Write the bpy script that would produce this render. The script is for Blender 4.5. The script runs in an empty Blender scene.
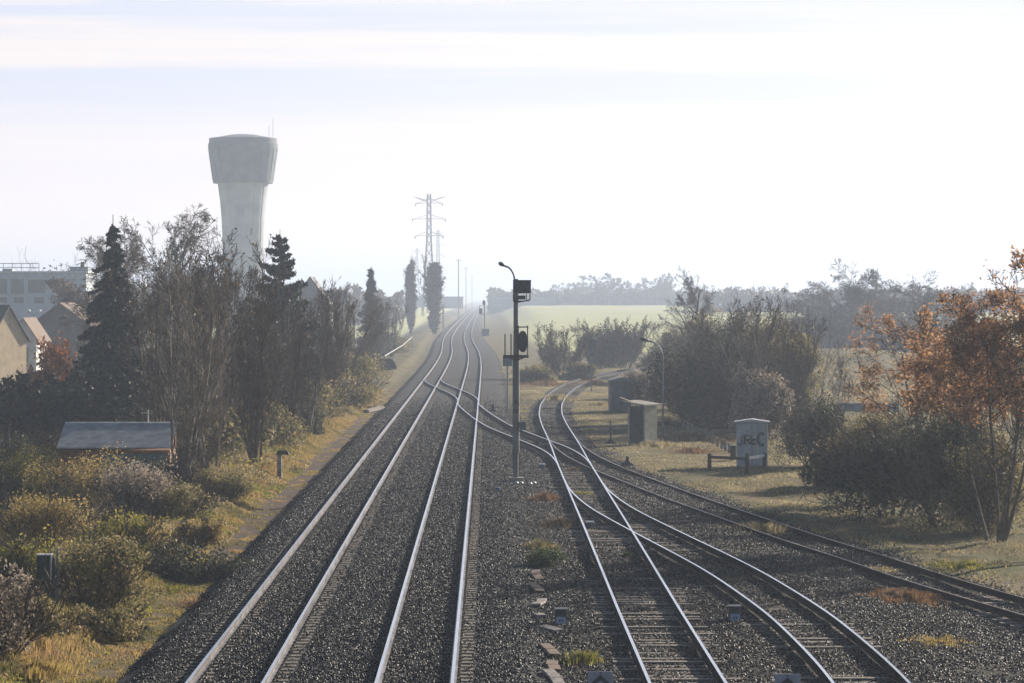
import bpy, math, random
import numpy as np
from mathutils import Vector
R = math.radians
C = bpy.context.scene
COL = C.collection

# ------------------------------------------------------------------ camera, sky, sun, exposure
F, HY, CH = 3000.0, 297.0, 7.8           # focal length in pixels, horizon row, eye height
cam = bpy.data.objects.new('camera', bpy.data.cameras.new('camera')); COL.objects.link(cam)
cam.location = (0, 0, CH); cam.rotation_euler = (R(90), 0, 0)
cam.data.sensor_width = 36; cam.data.lens = 36*F/1024
cam.data.shift_y = -(341.5-HY)/1024
cam.data.clip_start = 0.5; cam.data.clip_end = 20000
C.camera = cam
SUN_AZ, SUN_EL = 40.0, 19.0
SKY_STR = .05; VEIL_AWAY = (8.5, 8.9, 10.9); VEIL_SUN = (9.5, 9.7, 11.4); STREAK_AWAY = (11.6, 10.5, 10.3); STREAK_SUN = (11.9, 11.0, 10.7); LOW_AWAY = (14.4, 12.2, 11.2); LOW_SUN = (14.4, 13.0, 12.2)
W = bpy.data.worlds.new('World'); C.world = W; W.use_nodes = True
nt = W.node_tree; nt.nodes.clear()
out = nt.nodes.new('ShaderNodeOutputWorld'); bg = nt.nodes.new('ShaderNodeBackground')
sky = nt.nodes.new('ShaderNodeTexSky'); sky.sky_type = 'NISHITA'; sky.sun_disc = False
sky.sun_elevation = R(SUN_EL); sky.sun_rotation = R(SUN_AZ)
sky.air_density = 1.0; sky.dust_density = .8; sky.ozone_density = 2.0
tc = nt.nodes.new('ShaderNodeTexCoord'); mp = nt.nodes.new('ShaderNodeMapping')
mp.inputs['Scale'].default_value = (1.5, 1.5, 46); mp.inputs['Rotation'].default_value = (0.0, R(-.35), 0)
mp.inputs['Location'].default_value = (3.1, 0.4, 0.75)
WL = nt.links.new
def wmath(op, a, b=None, c=None):
    q = nt.nodes.new('ShaderNodeMath'); q.operation = op
    for k_, w_ in enumerate((a, b, c)):
        if w_ is None: continue
        if isinstance(w_, (int, float)): q.inputs[k_].default_value = w_
        else: WL(w_, q.inputs[k_])
    return q.outputs[0]
def wstep(v, a, b):
    q = nt.nodes.new('ShaderNodeMapRange'); q.interpolation_type = 'SMOOTHSTEP'; q.inputs['From Min'].default_value = a; q.inputs['From Max'].default_value = b
    WL(v, q.inputs['Value']); return q.outputs[0]
def wmix(f, a, b):
    q = nt.nodes.new('ShaderNodeMix'); q.data_type = 'RGBA'; WL(f, q.inputs['Factor'])
    for v_, k_ in ((a, 'A'), (b, 'B')):
        if isinstance(v_, tuple): q.inputs[k_].default_value = (*v_, 1)
        else: WL(v_, q.inputs[k_])
    return q.outputs['Result']
nz = nt.nodes.new('ShaderNodeTexNoise'); nz.inputs['Scale'].default_value = 1.0; nz.inputs['Detail'].default_value = 5
nz.inputs['Roughness'].default_value = .45
WL(tc.outputs['Generated'], mp.inputs['Vector']); WL(mp.outputs[0], nz.inputs['Vector'])
dotn = nt.nodes.new('ShaderNodeVectorMath'); dotn.operation = 'DOT_PRODUCT'; WL(tc.outputs['Generated'], dotn.inputs[0])
dotn.inputs[1].default_value = (math.sin(R(SUN_AZ))*math.cos(R(SUN_EL)), math.cos(R(SUN_AZ))*math.cos(R(SUN_EL)), math.sin(R(SUN_EL)))
toward = dotn.outputs['Value']; sepv = nt.nodes.new('ShaderNodeSeparateXYZ'); WL(tc.outputs['Generated'], sepv.inputs[0])
# a veil of thin high cloud, whiter towards the sun, with long pinkish streaks in it
veil = wmix(wstep(toward, .60, .86), VEIL_AWAY, VEIL_SUN)
nz2 = nt.nodes.new('ShaderNodeTexNoise'); nz2.inputs['Scale'].default_value = 1.0; nz2.inputs['Detail'].default_value = 6; nz2.inputs['Roughness'].default_value = .6
mp2 = nt.nodes.new('ShaderNodeMapping'); mp2.inputs['Scale'].default_value = (5, 5, 150); WL(tc.outputs['Generated'], mp2.inputs['Vector']); WL(mp2.outputs[0], nz2.inputs['Vector'])
zd = wmath('ADD', sepv.outputs['Z'], wmath('MULTIPLY_ADD', nz2.outputs['Fac'], .03, -.015))
def band(c, w): return wmath('SUBTRACT', 1.0, wstep(wmath('ABSOLUTE', wmath('SUBTRACT', zd, c)), w*.1, w*1.15))
bands = wmath('MAXIMUM', band(.083, .0105), wmath('MULTIPLY', band(.052, .009), .55)); bands = wmath('MAXIMUM', bands, wmath('MULTIPLY', band(.0995, .003), .6))
bands = wmath('MAXIMUM', bands, wmath('MULTIPLY', wstep(nz.outputs['Fac'], .5, .66), .6))
veil = wmix(bands, veil, wmix(wstep(toward, .60, .86), STREAK_AWAY, STREAK_SUN))
veil = wmix(wmath('SUBTRACT', 1.0, wstep(sepv.outputs['Z'], .0, .085)), veil, wmix(wstep(toward, .60, .86), LOW_AWAY, LOW_SUN))
low = wmath('SUBTRACT', 1.0, wstep(sepv.outputs['Z'], .12, .30)); low = wmath('MULTIPLY', low, wstep(toward, .25, .58))
final = wmix(wmath('MULTIPLY', low, .88), sky.outputs[0], veil)
WL(final, bg.inputs[0]); bg.inputs[1].default_value = SKY_STR
WL(bg.outputs[0], out.inputs[0])
sun = bpy.data.objects.new('sun', bpy.data.lights.new('sun', 'SUN')); COL.objects.link(sun)
sun.data.energy = 5.0; sun.data.angle = R(.6); sun.data.color = (1, .89, .74)
sv = Vector((math.sin(R(SUN_AZ))*math.cos(R(SUN_EL)), math.cos(R(SUN_AZ))*math.cos(R(SUN_EL)), math.sin(R(SUN_EL))))
sun.rotation_euler = sv.to_track_quat('Z', 'Y').to_euler(); sun.location = (0, 0, 200)
C.view_settings.view_transform = 'Standard'; C.view_settings.look = 'None'
C.view_settings.exposure = 0.9; C.view_settings.gamma = 1
try: C.view_settings.use_curve_mapping = False
except Exception: pass
HAZE_DENSITY = .00046; HAZE_COL = (.69, .80, 1.0, 1); HAZE_G = .33

# ------------------------------------------------------------------ materials
MATS = {}
def mat(name, col, col2=None, rough=.8, metal=0, scale=6, detail=4, bump=0, bscale=None, sharp=(.35, .65), spec=.4):
    if name in MATS: return MATS[name]
    m = bpy.data.materials.new(name); m.use_nodes = True; t = m.node_tree; n = t.nodes
    b = n['Principled BSDF']; b.inputs['Roughness'].default_value = rough; b.inputs['Metallic'].default_value = metal
    b.inputs['Specular IOR Level'].default_value = spec
    co = n.new('ShaderNodeTexCoord'); no = n.new('ShaderNodeTexNoise'); no.inputs['Scale'].default_value = scale
    no.inputs['Detail'].default_value = detail; t.links.new(co.outputs['Object'], no.inputs['Vector'])
    r = n.new('ShaderNodeValToRGB'); e = r.color_ramp.elements
    if col2 is None: col2 = tuple(c*.7 for c in col)
    e[0].position, e[1].position = sharp; e[0].color = (*col2, 1); e[1].color = (*col, 1)
    t.links.new(no.outputs['Fac'], r.inputs[0]); t.links.new(r.outputs[0], b.inputs['Base Color'])
    if bump:
        bn = n.new('ShaderNodeBump'); bn.inputs['Strength'].default_value = bump; bn.inputs['Distance'].default_value = .05
        n2 = n.new('ShaderNodeTexNoise'); n2.inputs['Scale'].default_value = bscale or scale*4; n2.inputs['Detail'].default_value = 5
        t.links.new(co.outputs['Object'], n2.inputs['Vector']); t.links.new(n2.outputs['Fac'], bn.inputs['Height'])
        t.links.new(bn.outputs[0], b.inputs['Normal'])
    MATS[name] = m; return m

def leafmat(name, cols, trans=.4):
    """cols: list of colours picked by the per-leaf 'tint' attribute."""
    if name in MATS: return MATS[name]
    m = bpy.data.materials.new(name); m.use_nodes = True; t = m.node_tree; n = t.nodes; n.clear()
    o = n.new('ShaderNodeOutputMaterial'); d = n.new('ShaderNodeBsdfPrincipled'); d.inputs['Roughness'].default_value = .6; d.inputs['Specular IOR Level'].default_value = .3; tr = n.new('ShaderNodeBsdfTranslucent')
    mix = n.new('ShaderNodeMixShader'); mix.inputs[0].default_value = trans
    a = n.new('ShaderNodeAttribute'); a.attribute_name = 'tint'
    r = n.new('ShaderNodeValToRGB'); e = r.color_ramp.elements
    while len(e) < len(cols): e.new(.5)
    for i, c in enumerate(cols): e[i].position = i/max(1, len(cols)-1); 
    for i, c in enumerate(cols): e[i].color = (*c, 1)
    t.links.new(a.outputs['Fac'], r.inputs[0]); t.links.new(r.outputs[0], d.inputs[0]); t.links.new(r.outputs[0], tr.inputs[0])
    t.links.new(d.outputs[0], mix.inputs[1]); t.links.new(tr.outputs[0], mix.inputs[2]); t.links.new(mix.outputs[0], o.inputs[0])
    MATS[name] = m; return m

M_RAILTOP = mat('worn_steel', (.86, .86, .88), (.74, .72, .72), rough=.26, metal=1, scale=.6)
M_RAILDULL = mat('dull_steel', (.30, .27, .25), (.17, .12, .09), rough=.48, metal=1, scale=.5)
M_RUST = mat('rail_rust', (.022, .016, .013), (.012, .009, .008), rough=.9, scale=3, spec=.15)
M_TIMBER = mat('weathered_timber', (.26, .21, .17), (.07, .055, .045), rough=.75, scale=7, bump=.4, sharp=(.3, .6))
M_CONC = mat('concrete', (.36, .33, .29), (.17, .15, .13), rough=.8, scale=4, bump=.3)
M_SLEEPC = mat('concrete_sleeper', (.20, .165, .125), (.09, .075, .06), rough=.85, scale=5)
M_DARK = mat('dark_metal', (.055, .06, .062), (.03, .033, .035), rough=.5, scale=5)
M_GALV = mat('grey_painted_metal', (.22, .25, .27), (.13, .15, .165), rough=.55, scale=3)
M_BLUEG = mat('blue_grey_paint', (.13, .17, .19), (.07, .09, .1), rough=.55, scale=2.5, bump=.1)
M_WHITE = mat('white_paint', (.7, .7, .68), (.45, .45, .43), rough=.6, scale=2)
M_BARK = mat('bark', (.15, .12, .09), (.06, .048, .036), rough=.9, scale=3)
M_BARKP = mat('pale_bark', (.30, .25, .20), (.11, .09, .07), rough=.85, scale=2)
M_BARKF = mat('far_bark', (.17, .145, .125), (.07, .06, .05), rough=.9, scale=2)

# ------------------------------------------------------------------ mesh helpers
class MB:
    def __init__(s): s.v = []; s.f = []; s.m = []; s.k = 0
    def add(s, v, f, mi=0):
        o = s.k
        s.v += [tuple(float(c) for c in p) for p in v]; s.k += len(v)
        s.f += [tuple(i+o for i in q) for q in f]; s.m += [mi]*len(f)
    def box(s, c, d, rz=0, mi=0, taper=1.0):
        x, y, z = d[0]/2, d[1]/2, d[2]/2; cs, sn = math.cos(rz), math.sin(rz); vs = []
        for k in (-1, 1):
            q = taper if k == 1 else 1
            for a, b in ((-1, -1), (1, -1), (1, 1), (-1, 1)):
                px, py = a*x*q, b*y*q
                vs.append((c[0]+px*cs-py*sn, c[1]+px*sn+py*cs, c[2]+k*z))
        s.add(vs, [(3, 2, 1, 0), (4, 5, 6, 7), (0, 1, 5, 4), (1, 2, 6, 5), (2, 3, 7, 6), (3, 0, 4, 7)], mi)
    def tube(s, pts, r, n=8, mi=0, cap=True):
        pts = [Vector(p) for p in pts]; rs = r if isinstance(r, (list, tuple)) else [r]*len(pts); rings = []
        for i, p in enumerate(pts):
            d = (pts[min(i+1, len(pts)-1)]-pts[max(i-1, 0)]).normalized()
            u = d.cross(Vector((0, 1, 0))); u = u if u.length > .1 else d.cross(Vector((1, 0, 0)))
            u.normalize(); w = d.cross(u)
            rings.append([p+(u*math.cos(2*math.pi*k/n)+w*math.sin(2*math.pi*k/n))*rs[i] for k in range(n)])
        vs = [q for g in rings for q in g]; fs = []
        for i in range(len(pts)-1):
            for k in range(n): fs.append((i*n+k, i*n+(k+1) % n, (i+1)*n+(k+1) % n, (i+1)*n+k))
        if cap: fs += [tuple(range(n))[::-1], tuple(range((len(pts)-1)*n, len(pts)*n))]
        s.add(vs, fs, mi)
    def lathe(s, prof, n=48, mi=0, c=(0, 0)):
        vs = [(c[0]+r*math.cos(2*math.pi*k/n), c[1]+r*math.sin(2*math.pi*k/n), z) for r, z in prof for k in range(n)]
        fs = [(i*n+k, i*n+(k+1) % n, (i+1)*n+(k+1) % n, (i+1)*n+k) for i in range(len(prof)-1) for k in range(n)]
        s.add(vs, fs, mi)
    def prism(s, poly, y0, y1, mi=0):           # poly in (x,z), extruded along y
        n = len(poly); vs = [(p[0], y0, p[1]) for p in poly]+[(p[0], y1, p[1]) for p in poly]
        fs = [tuple(range(n)), tuple(range(n, 2*n))[::-1]]+[(i, i+n, (i+1) % n+n, (i+1) % n) for i in range(n)]
        s.add(vs, fs, mi)
    def build(s, name, mats, parent=None, bevel=0, smooth=False):
        me = bpy.data.meshes.new(name); me.from_pydata(s.v, [], s.f)
        for m in (mats if isinstance(mats, (list, tuple)) else [mats]): me.materials.append(m)
        if any(s.m): me.polygons.foreach_set('material_index', s.m)
        if smooth: me.polygons.foreach_set('use_smooth', [True]*len(me.polygons))
        me.update()
        o = bpy.data.objects.new(name, me); COL.objects.link(o); o.parent = parent
        if bevel:
            b = o.modifiers.new('bevel', 'BEVEL'); b.width = bevel; b.segments = 2; b.limit_method = 'ANGLE'
        return o

def npmesh(name, V, Fq, mats, tint=None, smooth=False, mi=None):
    """V (n,3), Fq (m,k) all faces of k corners."""
    V = np.ascontiguousarray(V, dtype=np.float32); Fq = np.ascontiguousarray(Fq, dtype=np.int32)
    k = Fq.shape[1]; me = bpy.data.meshes.new(name)
    me.vertices.add(len(V)); me.vertices.foreach_set('co', V.ravel())
    me.loops.add(Fq.size); me.loops.foreach_set('vertex_index', Fq.ravel())
    me.polygons.add(len(Fq)); me.polygons.foreach_set('loop_start', np.arange(0, Fq.size, k, dtype=np.int32))
    if mi is not None: me.polygons.foreach_set('material_index', np.asarray(mi, dtype=np.int32))
    me.polygons.foreach_set('use_smooth', np.full(len(Fq), smooth))
    for m in (mats if isinstance(mats, (list, tuple)) else [mats]): me.materials.append(m)
    if tint is not None:
        a = me.attributes.new('tint', 'FLOAT', 'POINT'); a.data.foreach_set('value', np.asarray(tint, dtype=np.float32))
    me.update(calc_edges=True); me.validate()
    return me
def link(me, parent=None, name=None):
    o = bpy.data.objects.new(name or me.name, me); COL.objects.link(o); o.parent = parent; return o
def tag(o, label=None, cat=None, group=None, kind=None):
    if label: o['label'] = label
    if cat: o['category'] = cat
    if group: o['group'] = group
    if kind: o['kind'] = kind
    return o
def thing(name, label, cat, loc=(0, 0, 0), rz=0, group=None):
    o = bpy.data.objects.new(name, None); COL.objects.link(o); o.location = loc; o.rotation_euler = (0, 0, rz)
    o.empty_display_size = .5
    return tag(o, label, cat, group)
def copy_tree(o, parent=None):
    c = o.copy(); COL.objects.link(c); c.parent = parent
    for ch in list(o.children): copy_tree(ch, c)
    return c

# ------------------------------------------------------------------ the line of the tracks and the lie of the land
ZR = .17                                                    # rail head height
def ray(px, py, z=0.0):
    d = F*(CH-z)/(py-HY); return ((px-512)*d/F, d)
B_PIX = [(1.0, 0)]
_bd = [(-200, 0), (20, 0), (59, 0), (110, 0), (180, 0), (250, 0), (315, 0)]
def _bx0(d): return (488-512)*d/F - .1915*F*(CH-ZR)/F
bpts = [(d, _bx0(d)) for d in (-200, 0, 60, 150, 250, 320)]
bpts += [(369, -4.55), (430, -5.5), (520, -7.55), (610, -9.0), (738, -10.5), (1040, -13.4), (1600, -18.4), (2300, -24.5), (9000, -83)]
_D = np.array([p[0] for p in bpts], float); _X = np.array([p[1] for p in bpts], float)
_dd = np.arange(-200, 9000, 2.0); _xx = np.interp(_dd, _D, _X)
_k = np.exp(-.5*(np.arange(-60, 61)*2/26.0)**2); _k /= _k.sum()
_xs = np.convolve(np.pad(_xx, 60, mode='edge'), _k, 'valid')
_w = np.clip((_dd-230)/60, 0, 1); _xs = _xx*(1-_w)+_xs*_w
_xs[:5] = _xx[:5]; _xs[-70:] = _xx[-70:]
def cx(d): return np.interp(d, _dd, _xs)
def sm(a, b, x):
    t = np.clip((x-a)/(b-a), 0, 1); return t*t*(3-2*t)
def vnoise(x, y, seed=0):
    """smooth value noise, vectorised"""
    xi = np.floor(x).astype(np.int64); yi = np.floor(y).astype(np.int64); fx = x-xi; fy = y-yi
    fx = fx*fx*(3-2*fx); fy = fy*fy*(3-2*fy)
    def h(a, b):
        n = (a*374761393+b*668265263+seed*974711) & 0x7fffffff
        n = ((n ^ (n >> 13))*1274126177) & 0x7fffffff
        return ((n ^ (n >> 16)) & 0xffff)/65535.0
    return (h(xi, yi)*(1-fx)+h(xi+1, yi)*fx)*(1-fy)+(h(xi, yi+1)*(1-fx)+h(xi+1, yi+1)*fx)*fy
def gz(x, y):
    x = np.asarray(x, float); y = np.asarray(y, float); u = x-cx(y)
    z = -.06 + 0*x
    z = z - .34*sm(2.2, -5.6, u)                            # under the ballast and to the left
    z = z + .36*sm(-7.2, -8.6, u)*(1-sm(-9.4, -15, u))      # verge bank
    z = z - 1.15*sm(-10.5, -17, u)
    z = z + (vnoise(x*.9, y*.45, 1)-.5)*.3*sm(-7.2, -8.6, u)
    far = sm(420, 1300, y)*4.1*sm(5, 22, u)
    z = z + far - .35*sm(9, 26, u)*(1-sm(300, 600, y))
    z = z + (vnoise(x*.5, y*.25, 3)-.5)*.25*sm(9, 13, u)
    z = z + (vnoise(x*1.3, y*.8, 5)-.5)*.05*sm(2.5, 4, u)*(1-sm(9, 13, u))
    z = z + sm(600, 1500, y)*4.2*sm(-8, -25, u)
    z = z + 2.5*np.exp(-((x-38)/13)**2-((y-335)/38)**2)
    return z
def G(px, py):
    d = 200.0
    for _ in range(30): x = (px-512)*d/F; d = .5*d+.5*F*(CH-float(gz(x, d)))/(py-HY)
    x = (px-512)*d/F; return x, d, float(gz(x, d))
def at(px, d):
    x = (px-512)*d/F; return x, d, float(gz(x, d))

def spline(pts, smooth=7.0, step=.5):
    """dense centre line through (x,y) ground points, ordered by falling y; returns arrays"""
    P = np.array(pts, float); s = np.r_[0, np.cumsum(np.hypot(*np.diff(P, axis=0).T))]
    q = np.arange(0, s[-1], step); X = np.interp(q, s, P[:, 0]); Y = np.interp(q, s, P[:, 1])
    n = int(3*smooth/step); k = np.exp(-.5*(np.arange(-n, n+1)*step/smooth)**2); k /= k.sum()
    def f(a):
        pre = a[0]-(a[1]-a[0])*np.arange(n, 0, -1); post = a[-1]+(a[-1]-a[-2])*np.arange(1, n+1)
        return np.convolve(np.r_[pre, a, post], k, 'valid')
    return np.c_[f(X), f(Y)]
def pix(l): return [ray(a, b, ZR) for a, b in l]
ys = np.r_[np.arange(10, 400, 1.0), np.arange(400, 1000, 4.0), np.arange(1000, 3600, 20.0)][::-1]
TA = np.c_[cx(ys)-3.75, ys]; TB = np.c_[cx(ys), ys]
PC = pix([(690, 365), (640, 368), (613, 372), (588, 378), (569, 386), (558, 394), (551, 404), (550.4, 414), (554.5, 425), (558, 431), (564.5, 443),
          (574.2, 464), (583.2, 481.6), (599.3, 512), (625, 562), (650.3, 612), (688, 683), (760, 820), (865, 1020)])
TC = spline(PC, 3.5)
PD = pix([(554.5, 425), (558, 431), (562.3, 438), (569.5, 447), (581, 455), (604, 465), (634, 475.5), (684, 494), (737, 512), (807, 535.7), (866, 553), (925, 573), (995, 592.7), (1058, 610), (1180, 645), (1400, 710)])
TD = spline(PD, 2.5)
PE = pix([(574.2, 464), (578.5, 472.5), (583.4, 481.6), (588.5, 490), (600, 500), (614, 509.7), (657, 532), (707.5, 557), (739, 573.7), (799, 613), (844, 653), (873, 683), (950, 790), (1050, 960)])
TE = spline(PE, 2.5)
yx = np.arange(212, 290, 1.0)[::-1]; TX1 = np.c_[cx(yx)-3.75*sm(219, 283, yx), yx]
PX2 = [(float(cx(228)), 228), (float(cx(214)), 214)] + pix([(476, 411), (487, 419), (500.4, 426.8), (527, 437), (549.7, 445.6), (559.8, 450.2), (567.8, 455.6), (573.6, 462.5), (580, 475), (585, 485)])
TX2 = spline(PX2, 3.0)

# ------------------------------------------------------------------ ground
NP = {}
def ground():
    y = np.r_[np.arange(-200, 48, 8), np.arange(48, 150, .3), 150*1.0065**np.arange(0, 620)]
    y = y[y < 8000]
    ui = np.arange(-24, 30, .3); uo = 1.07**np.arange(0, 84)
    u = np.r_[(-24-(uo-.9)*4)[::-1], ui, 30+(uo-.9)*4]
    u = u[np.abs(u) < 4000]
    U, Y = np.meshgrid(u, y); X = U+cx(Y); Z = gz(X, Y)
    V = np.c_[X.ravel(), Y.ravel(), Z.ravel()]; nr, nc = X.shape
    i = (np.arange(nr-1)[:, None]*nc+np.arange(nc-1)[None]).ravel()
    me = npmesh('ground', V, np.c_[i, i+1, i+nc+1, i+nc], GM, smooth=True)
    x, yy, uu = V[:, 0], V[:, 1], U.ravel()
    def near(T, w0, w1, sub=4):
        # weight by distance to a track centre line (as x offset at same y)
        T = T[np.argsort(T[:, 1])]; xc = np.interp(yy, T[:, 1], T[:, 0], left=1e5, right=1e5)
        sl = np.gradient(T[:, 0], T[:, 1]+1e-6*np.arange(len(T))); sl = np.interp(yy, T[:, 1], sl)
        return 1-sm(w0, w1, np.abs(x-xc)/np.sqrt(1+np.clip(sl, -3, 3)**2))
    g = sm(-6.1, -5.3, uu)*(1-sm(2.6, 3.6, uu))
    fill = np.zeros_like(g)
    Es = TE[np.argsort(TE[:, 1])]; Ds = TD[np.argsort(TD[:, 1])]; Cs = TC[np.argsort(TC[:, 1])]
    xr = np.interp(yy, Es[:, 1], Es[:, 0]); xl = cx(yy)
    fill = sm(0, .5, x-xl)*(1-sm(1.5, 3.5, x-xr))*(1-sm(150, 175, yy))
    xr2 = np.interp(yy, Ds[:, 1], Ds[:, 0]); f2 = sm(0, .5, x-xl)*(1-sm(1.2, 2.4, x-xr2))*(1-sm(160, 215, yy))
    g = np.clip(np.maximum.reduce([g, fill, near(TE, 1.4, 2.6), .85*near(TD, 1.0, 2.2), .9*near(TC, 1.0, 2.0), near(TX2, 1.5, 2.6), f2*.72]), 0, 1)
    a = me.attributes.new('gravel', 'FLOAT', 'POINT'); a.data.foreach_set('value', g.astype(np.float32))
    p = sm(-5.6, -6.1, uu)*(1-sm(-7.1, -7.8, uu))*(1-sm(150, 260, yy))*(.4+.5*sm(84, 98, yy))
    a = me.attributes.new('cess', 'FLOAT', 'POINT'); a.data.foreach_set('value', p.astype(np.float32))
    fl = sm(9, 13, uu)*sm(430, 450, yy)+sm(-14, -18, uu)*sm(600, 700, yy)
    a = me.attributes.new('field', 'FLOAT', 'POINT'); a.data.foreach_set('value', np.clip(fl, 0, 1).astype(np.float32))
    o = link(me); tag(o, kind='structure'); return o
def ground_material():
    m = bpy.data.materials.new('ground'); m.use_nodes = True; t = m.node_tree; n = t.nodes; L = t.links.new
    b = n['Principled BSDF']; b.inputs['Roughness'].default_value = .95; b.inputs['Specular IOR Level'].default_value = .15
    geo = n.new('ShaderNodeNewGeometry')
    def noise(sc, det=4, rough=.55, sy=1.0):
        mm = n.new('ShaderNodeMapping'); mm.inputs['Scale'].default_value = (sc, sc*sy, sc); L(geo.outputs['Position'], mm.inputs[0])
        q = n.new('ShaderNodeTexNoise'); q.inputs['Scale'].default_value = 1; q.inputs['Detail'].default_value = det; q.inputs['Roughness'].default_value = rough
        L(mm.outputs[0], q.inputs[0]); return q.outputs['Fac']
    def ramp(f, els):
        r = n.new('ShaderNodeValToRGB'); e = r.color_ramp.elements
        while len(e) < len(els): e.new(.5)
        for i, (p, c) in enumerate(els): e[i].position = p
        for i, (p, c) in enumerate(els): e[i].color = (*c, 1) if isinstance(c, tuple) else (c, c, c, 1)
        L(f, r.inputs[0]); return r.outputs[0]
    def mix(f, a, b_):
        q = n.new('ShaderNodeMix'); q.data_type = 'RGBA'
        (L(f, q.inputs['Factor']) if not isinstance(f, float) else setattr(q.inputs['Factor'], 'default_value', f)); L(a, q.inputs['A']); L(b_, q.inputs['B']); return q.outputs['Result']
    def attr(s):
        a = n.new('ShaderNodeAttribute'); a.attribute_name = s; return a.outputs['Fac']
    def math_(op, a, b_=None, c=None):
        q = n.new('ShaderNodeMath'); q.operation = op
        for i, w in enumerate((a, b_, c)):
            if w is None: continue
            if isinstance(w, (int, float)): q.inputs[i].default_value = w
            else: L(w, q.inputs[i])
        return q.outputs[0]
    grass = mix(ramp(noise(.45, 6, .6, .5), [(.38, 0.0), (.62, 1.0)]), ramp(noise(5, 3), [(.3, (.055, .06, .02)), (.7, (.13, .125, .045))]),
                ramp(noise(6, 3), [(.3, (.12, .085, .045)), (.7, (.26, .20, .10))]))
    v = n.new('ShaderNodeTexVoronoi'); v.inputs['Scale'].default_value = 17; L(geo.outputs['Position'], v.inputs['Vector'])
    sep = n.new('ShaderNodeSeparateColor'); L(v.outputs['Color'], sep.inputs[0])
    grav = mix(ramp(noise(.35, 4), [(.4, 0.0), (.65, 1.0)]), ramp(sep.outputs[0], [(0, (.016, .015, .015)), (.8, (.036, .033, .03)), (1, (.10, .093, .085))]),
               ramp(sep.outputs[1], [(0, (.025, .021, .018)), (.8, (.058, .048, .038)), (1, (.14, .115, .09))]))
    cess = ramp(noise(3, 5), [(.3, (.07, .05, .038)), (.7, (.16, .115, .085))])
    field = ramp(noise(.02, 3, .5, .2), [(.3, (.42, .43, .17)), (.7, (.52, .51, .25))])
    w = noise(1.6, 6, .7)
    def edge(a): return ramp(math_('ADD', a, math_('MULTIPLY_ADD', w, 1.0, -.5)), [(.4, 0.0), (.6, 1.0)])
    c = mix(edge(attr('cess')), grass, cess); c = mix(edge(attr('gravel')), c, grav)
    fa = n.new('ShaderNodeAttribute'); fa.attribute_name = 'field'; c = mix(fa.outputs['Fac'], c, field)
    L(c, b.inputs['Base Color'])
    bn = n.new('ShaderNodeBump'); bn.inputs['Strength'].default_value = .9; bn.inputs['Distance'].default_value = .12
    L(noise(7, 6, .7), bn.inputs['Height']); L(bn.outputs[0], b.inputs['Normal'])
    return m
GM = ground_material()
ground()

def ballast_mat():
    m = bpy.data.materials.new('ballast'); m.use_nodes = True; t = m.node_tree; n = t.nodes; L = t.links.new
    b = n['Principled BSDF']; b.inputs['Roughness'].default_value = .75; b.inputs['Specular IOR Level'].default_value = .3
    geo = n.new('ShaderNodeNewGeometry')
    v = n.new('ShaderNodeTexVoronoi'); v.inputs['Scale'].default_value = 15; L(geo.outputs['Position'], v.inputs['Vector'])
    sep = n.new('ShaderNodeSeparateColor'); L(v.outputs['Color'], sep.inputs[0])
    r = n.new('ShaderNodeValToRGB'); e = r.color_ramp.elements; e[0].color = (.006, .006, .007, 1); e[1].color = (.07, .067, .065, 1); e[1].position = 1
    x = e.new(.75); x.color = (.016, .0155, .016, 1)
    L(sep.outputs[0], r.inputs[0]); L(r.outputs[0], b.inputs['Base Color'])
    bn = n.new('ShaderNodeBump'); bn.inputs['Strength'].default_value = 1; bn.inputs['Distance'].default_value = .05; bn.invert = True
    L(v.outputs['Distance'], bn.inputs['Height']); L(bn.outputs[0], b.inputs['Normal'])
    return m
M_BAL = ballast_mat()
def ballast_bed():
    prof = [(-6.9, -.5), (-6.3, -.37), (-5.85, -.1), (-5.55, -.01), (-4.6, -.01), (-2.9, -.01), (-1.9, .02), (-.8, -.01), (.8, -.01), (2.1, 0), (2.7, -.05), (3.3, -.14)]
    y = np.r_[np.arange(10, 200, 1.0), 200*1.02**np.arange(0, 150)]; y = y[y < 3700]
    pu = np.array(prof); X = cx(y)[:, None]+pu[None, :, 0]+(vnoise(y[:, None]*.8, pu[None, :, 0]*3+40, 9)-.5)*.35*np.where(np.abs(pu[:, 0]+2.2) > 3.8, 1, 0)
    Z = np.broadcast_to(pu[None, :, 1], X.shape); Yg = np.broadcast_to(y[:, None], X.shape); nr, nc = X.shape
    i = (np.arange(nr-1)[:, None]*nc+np.arange(nc-1)[None]).ravel()
    o = link(npmesh('ballast_bed', np.c_[X.ravel(), Yg.ravel(), Z.ravel()], np.c_[i, i+1, i+nc+1, i+nc], M_BAL, smooth=True)); tag(o, kind='structure')
ballast_bed()

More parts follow.
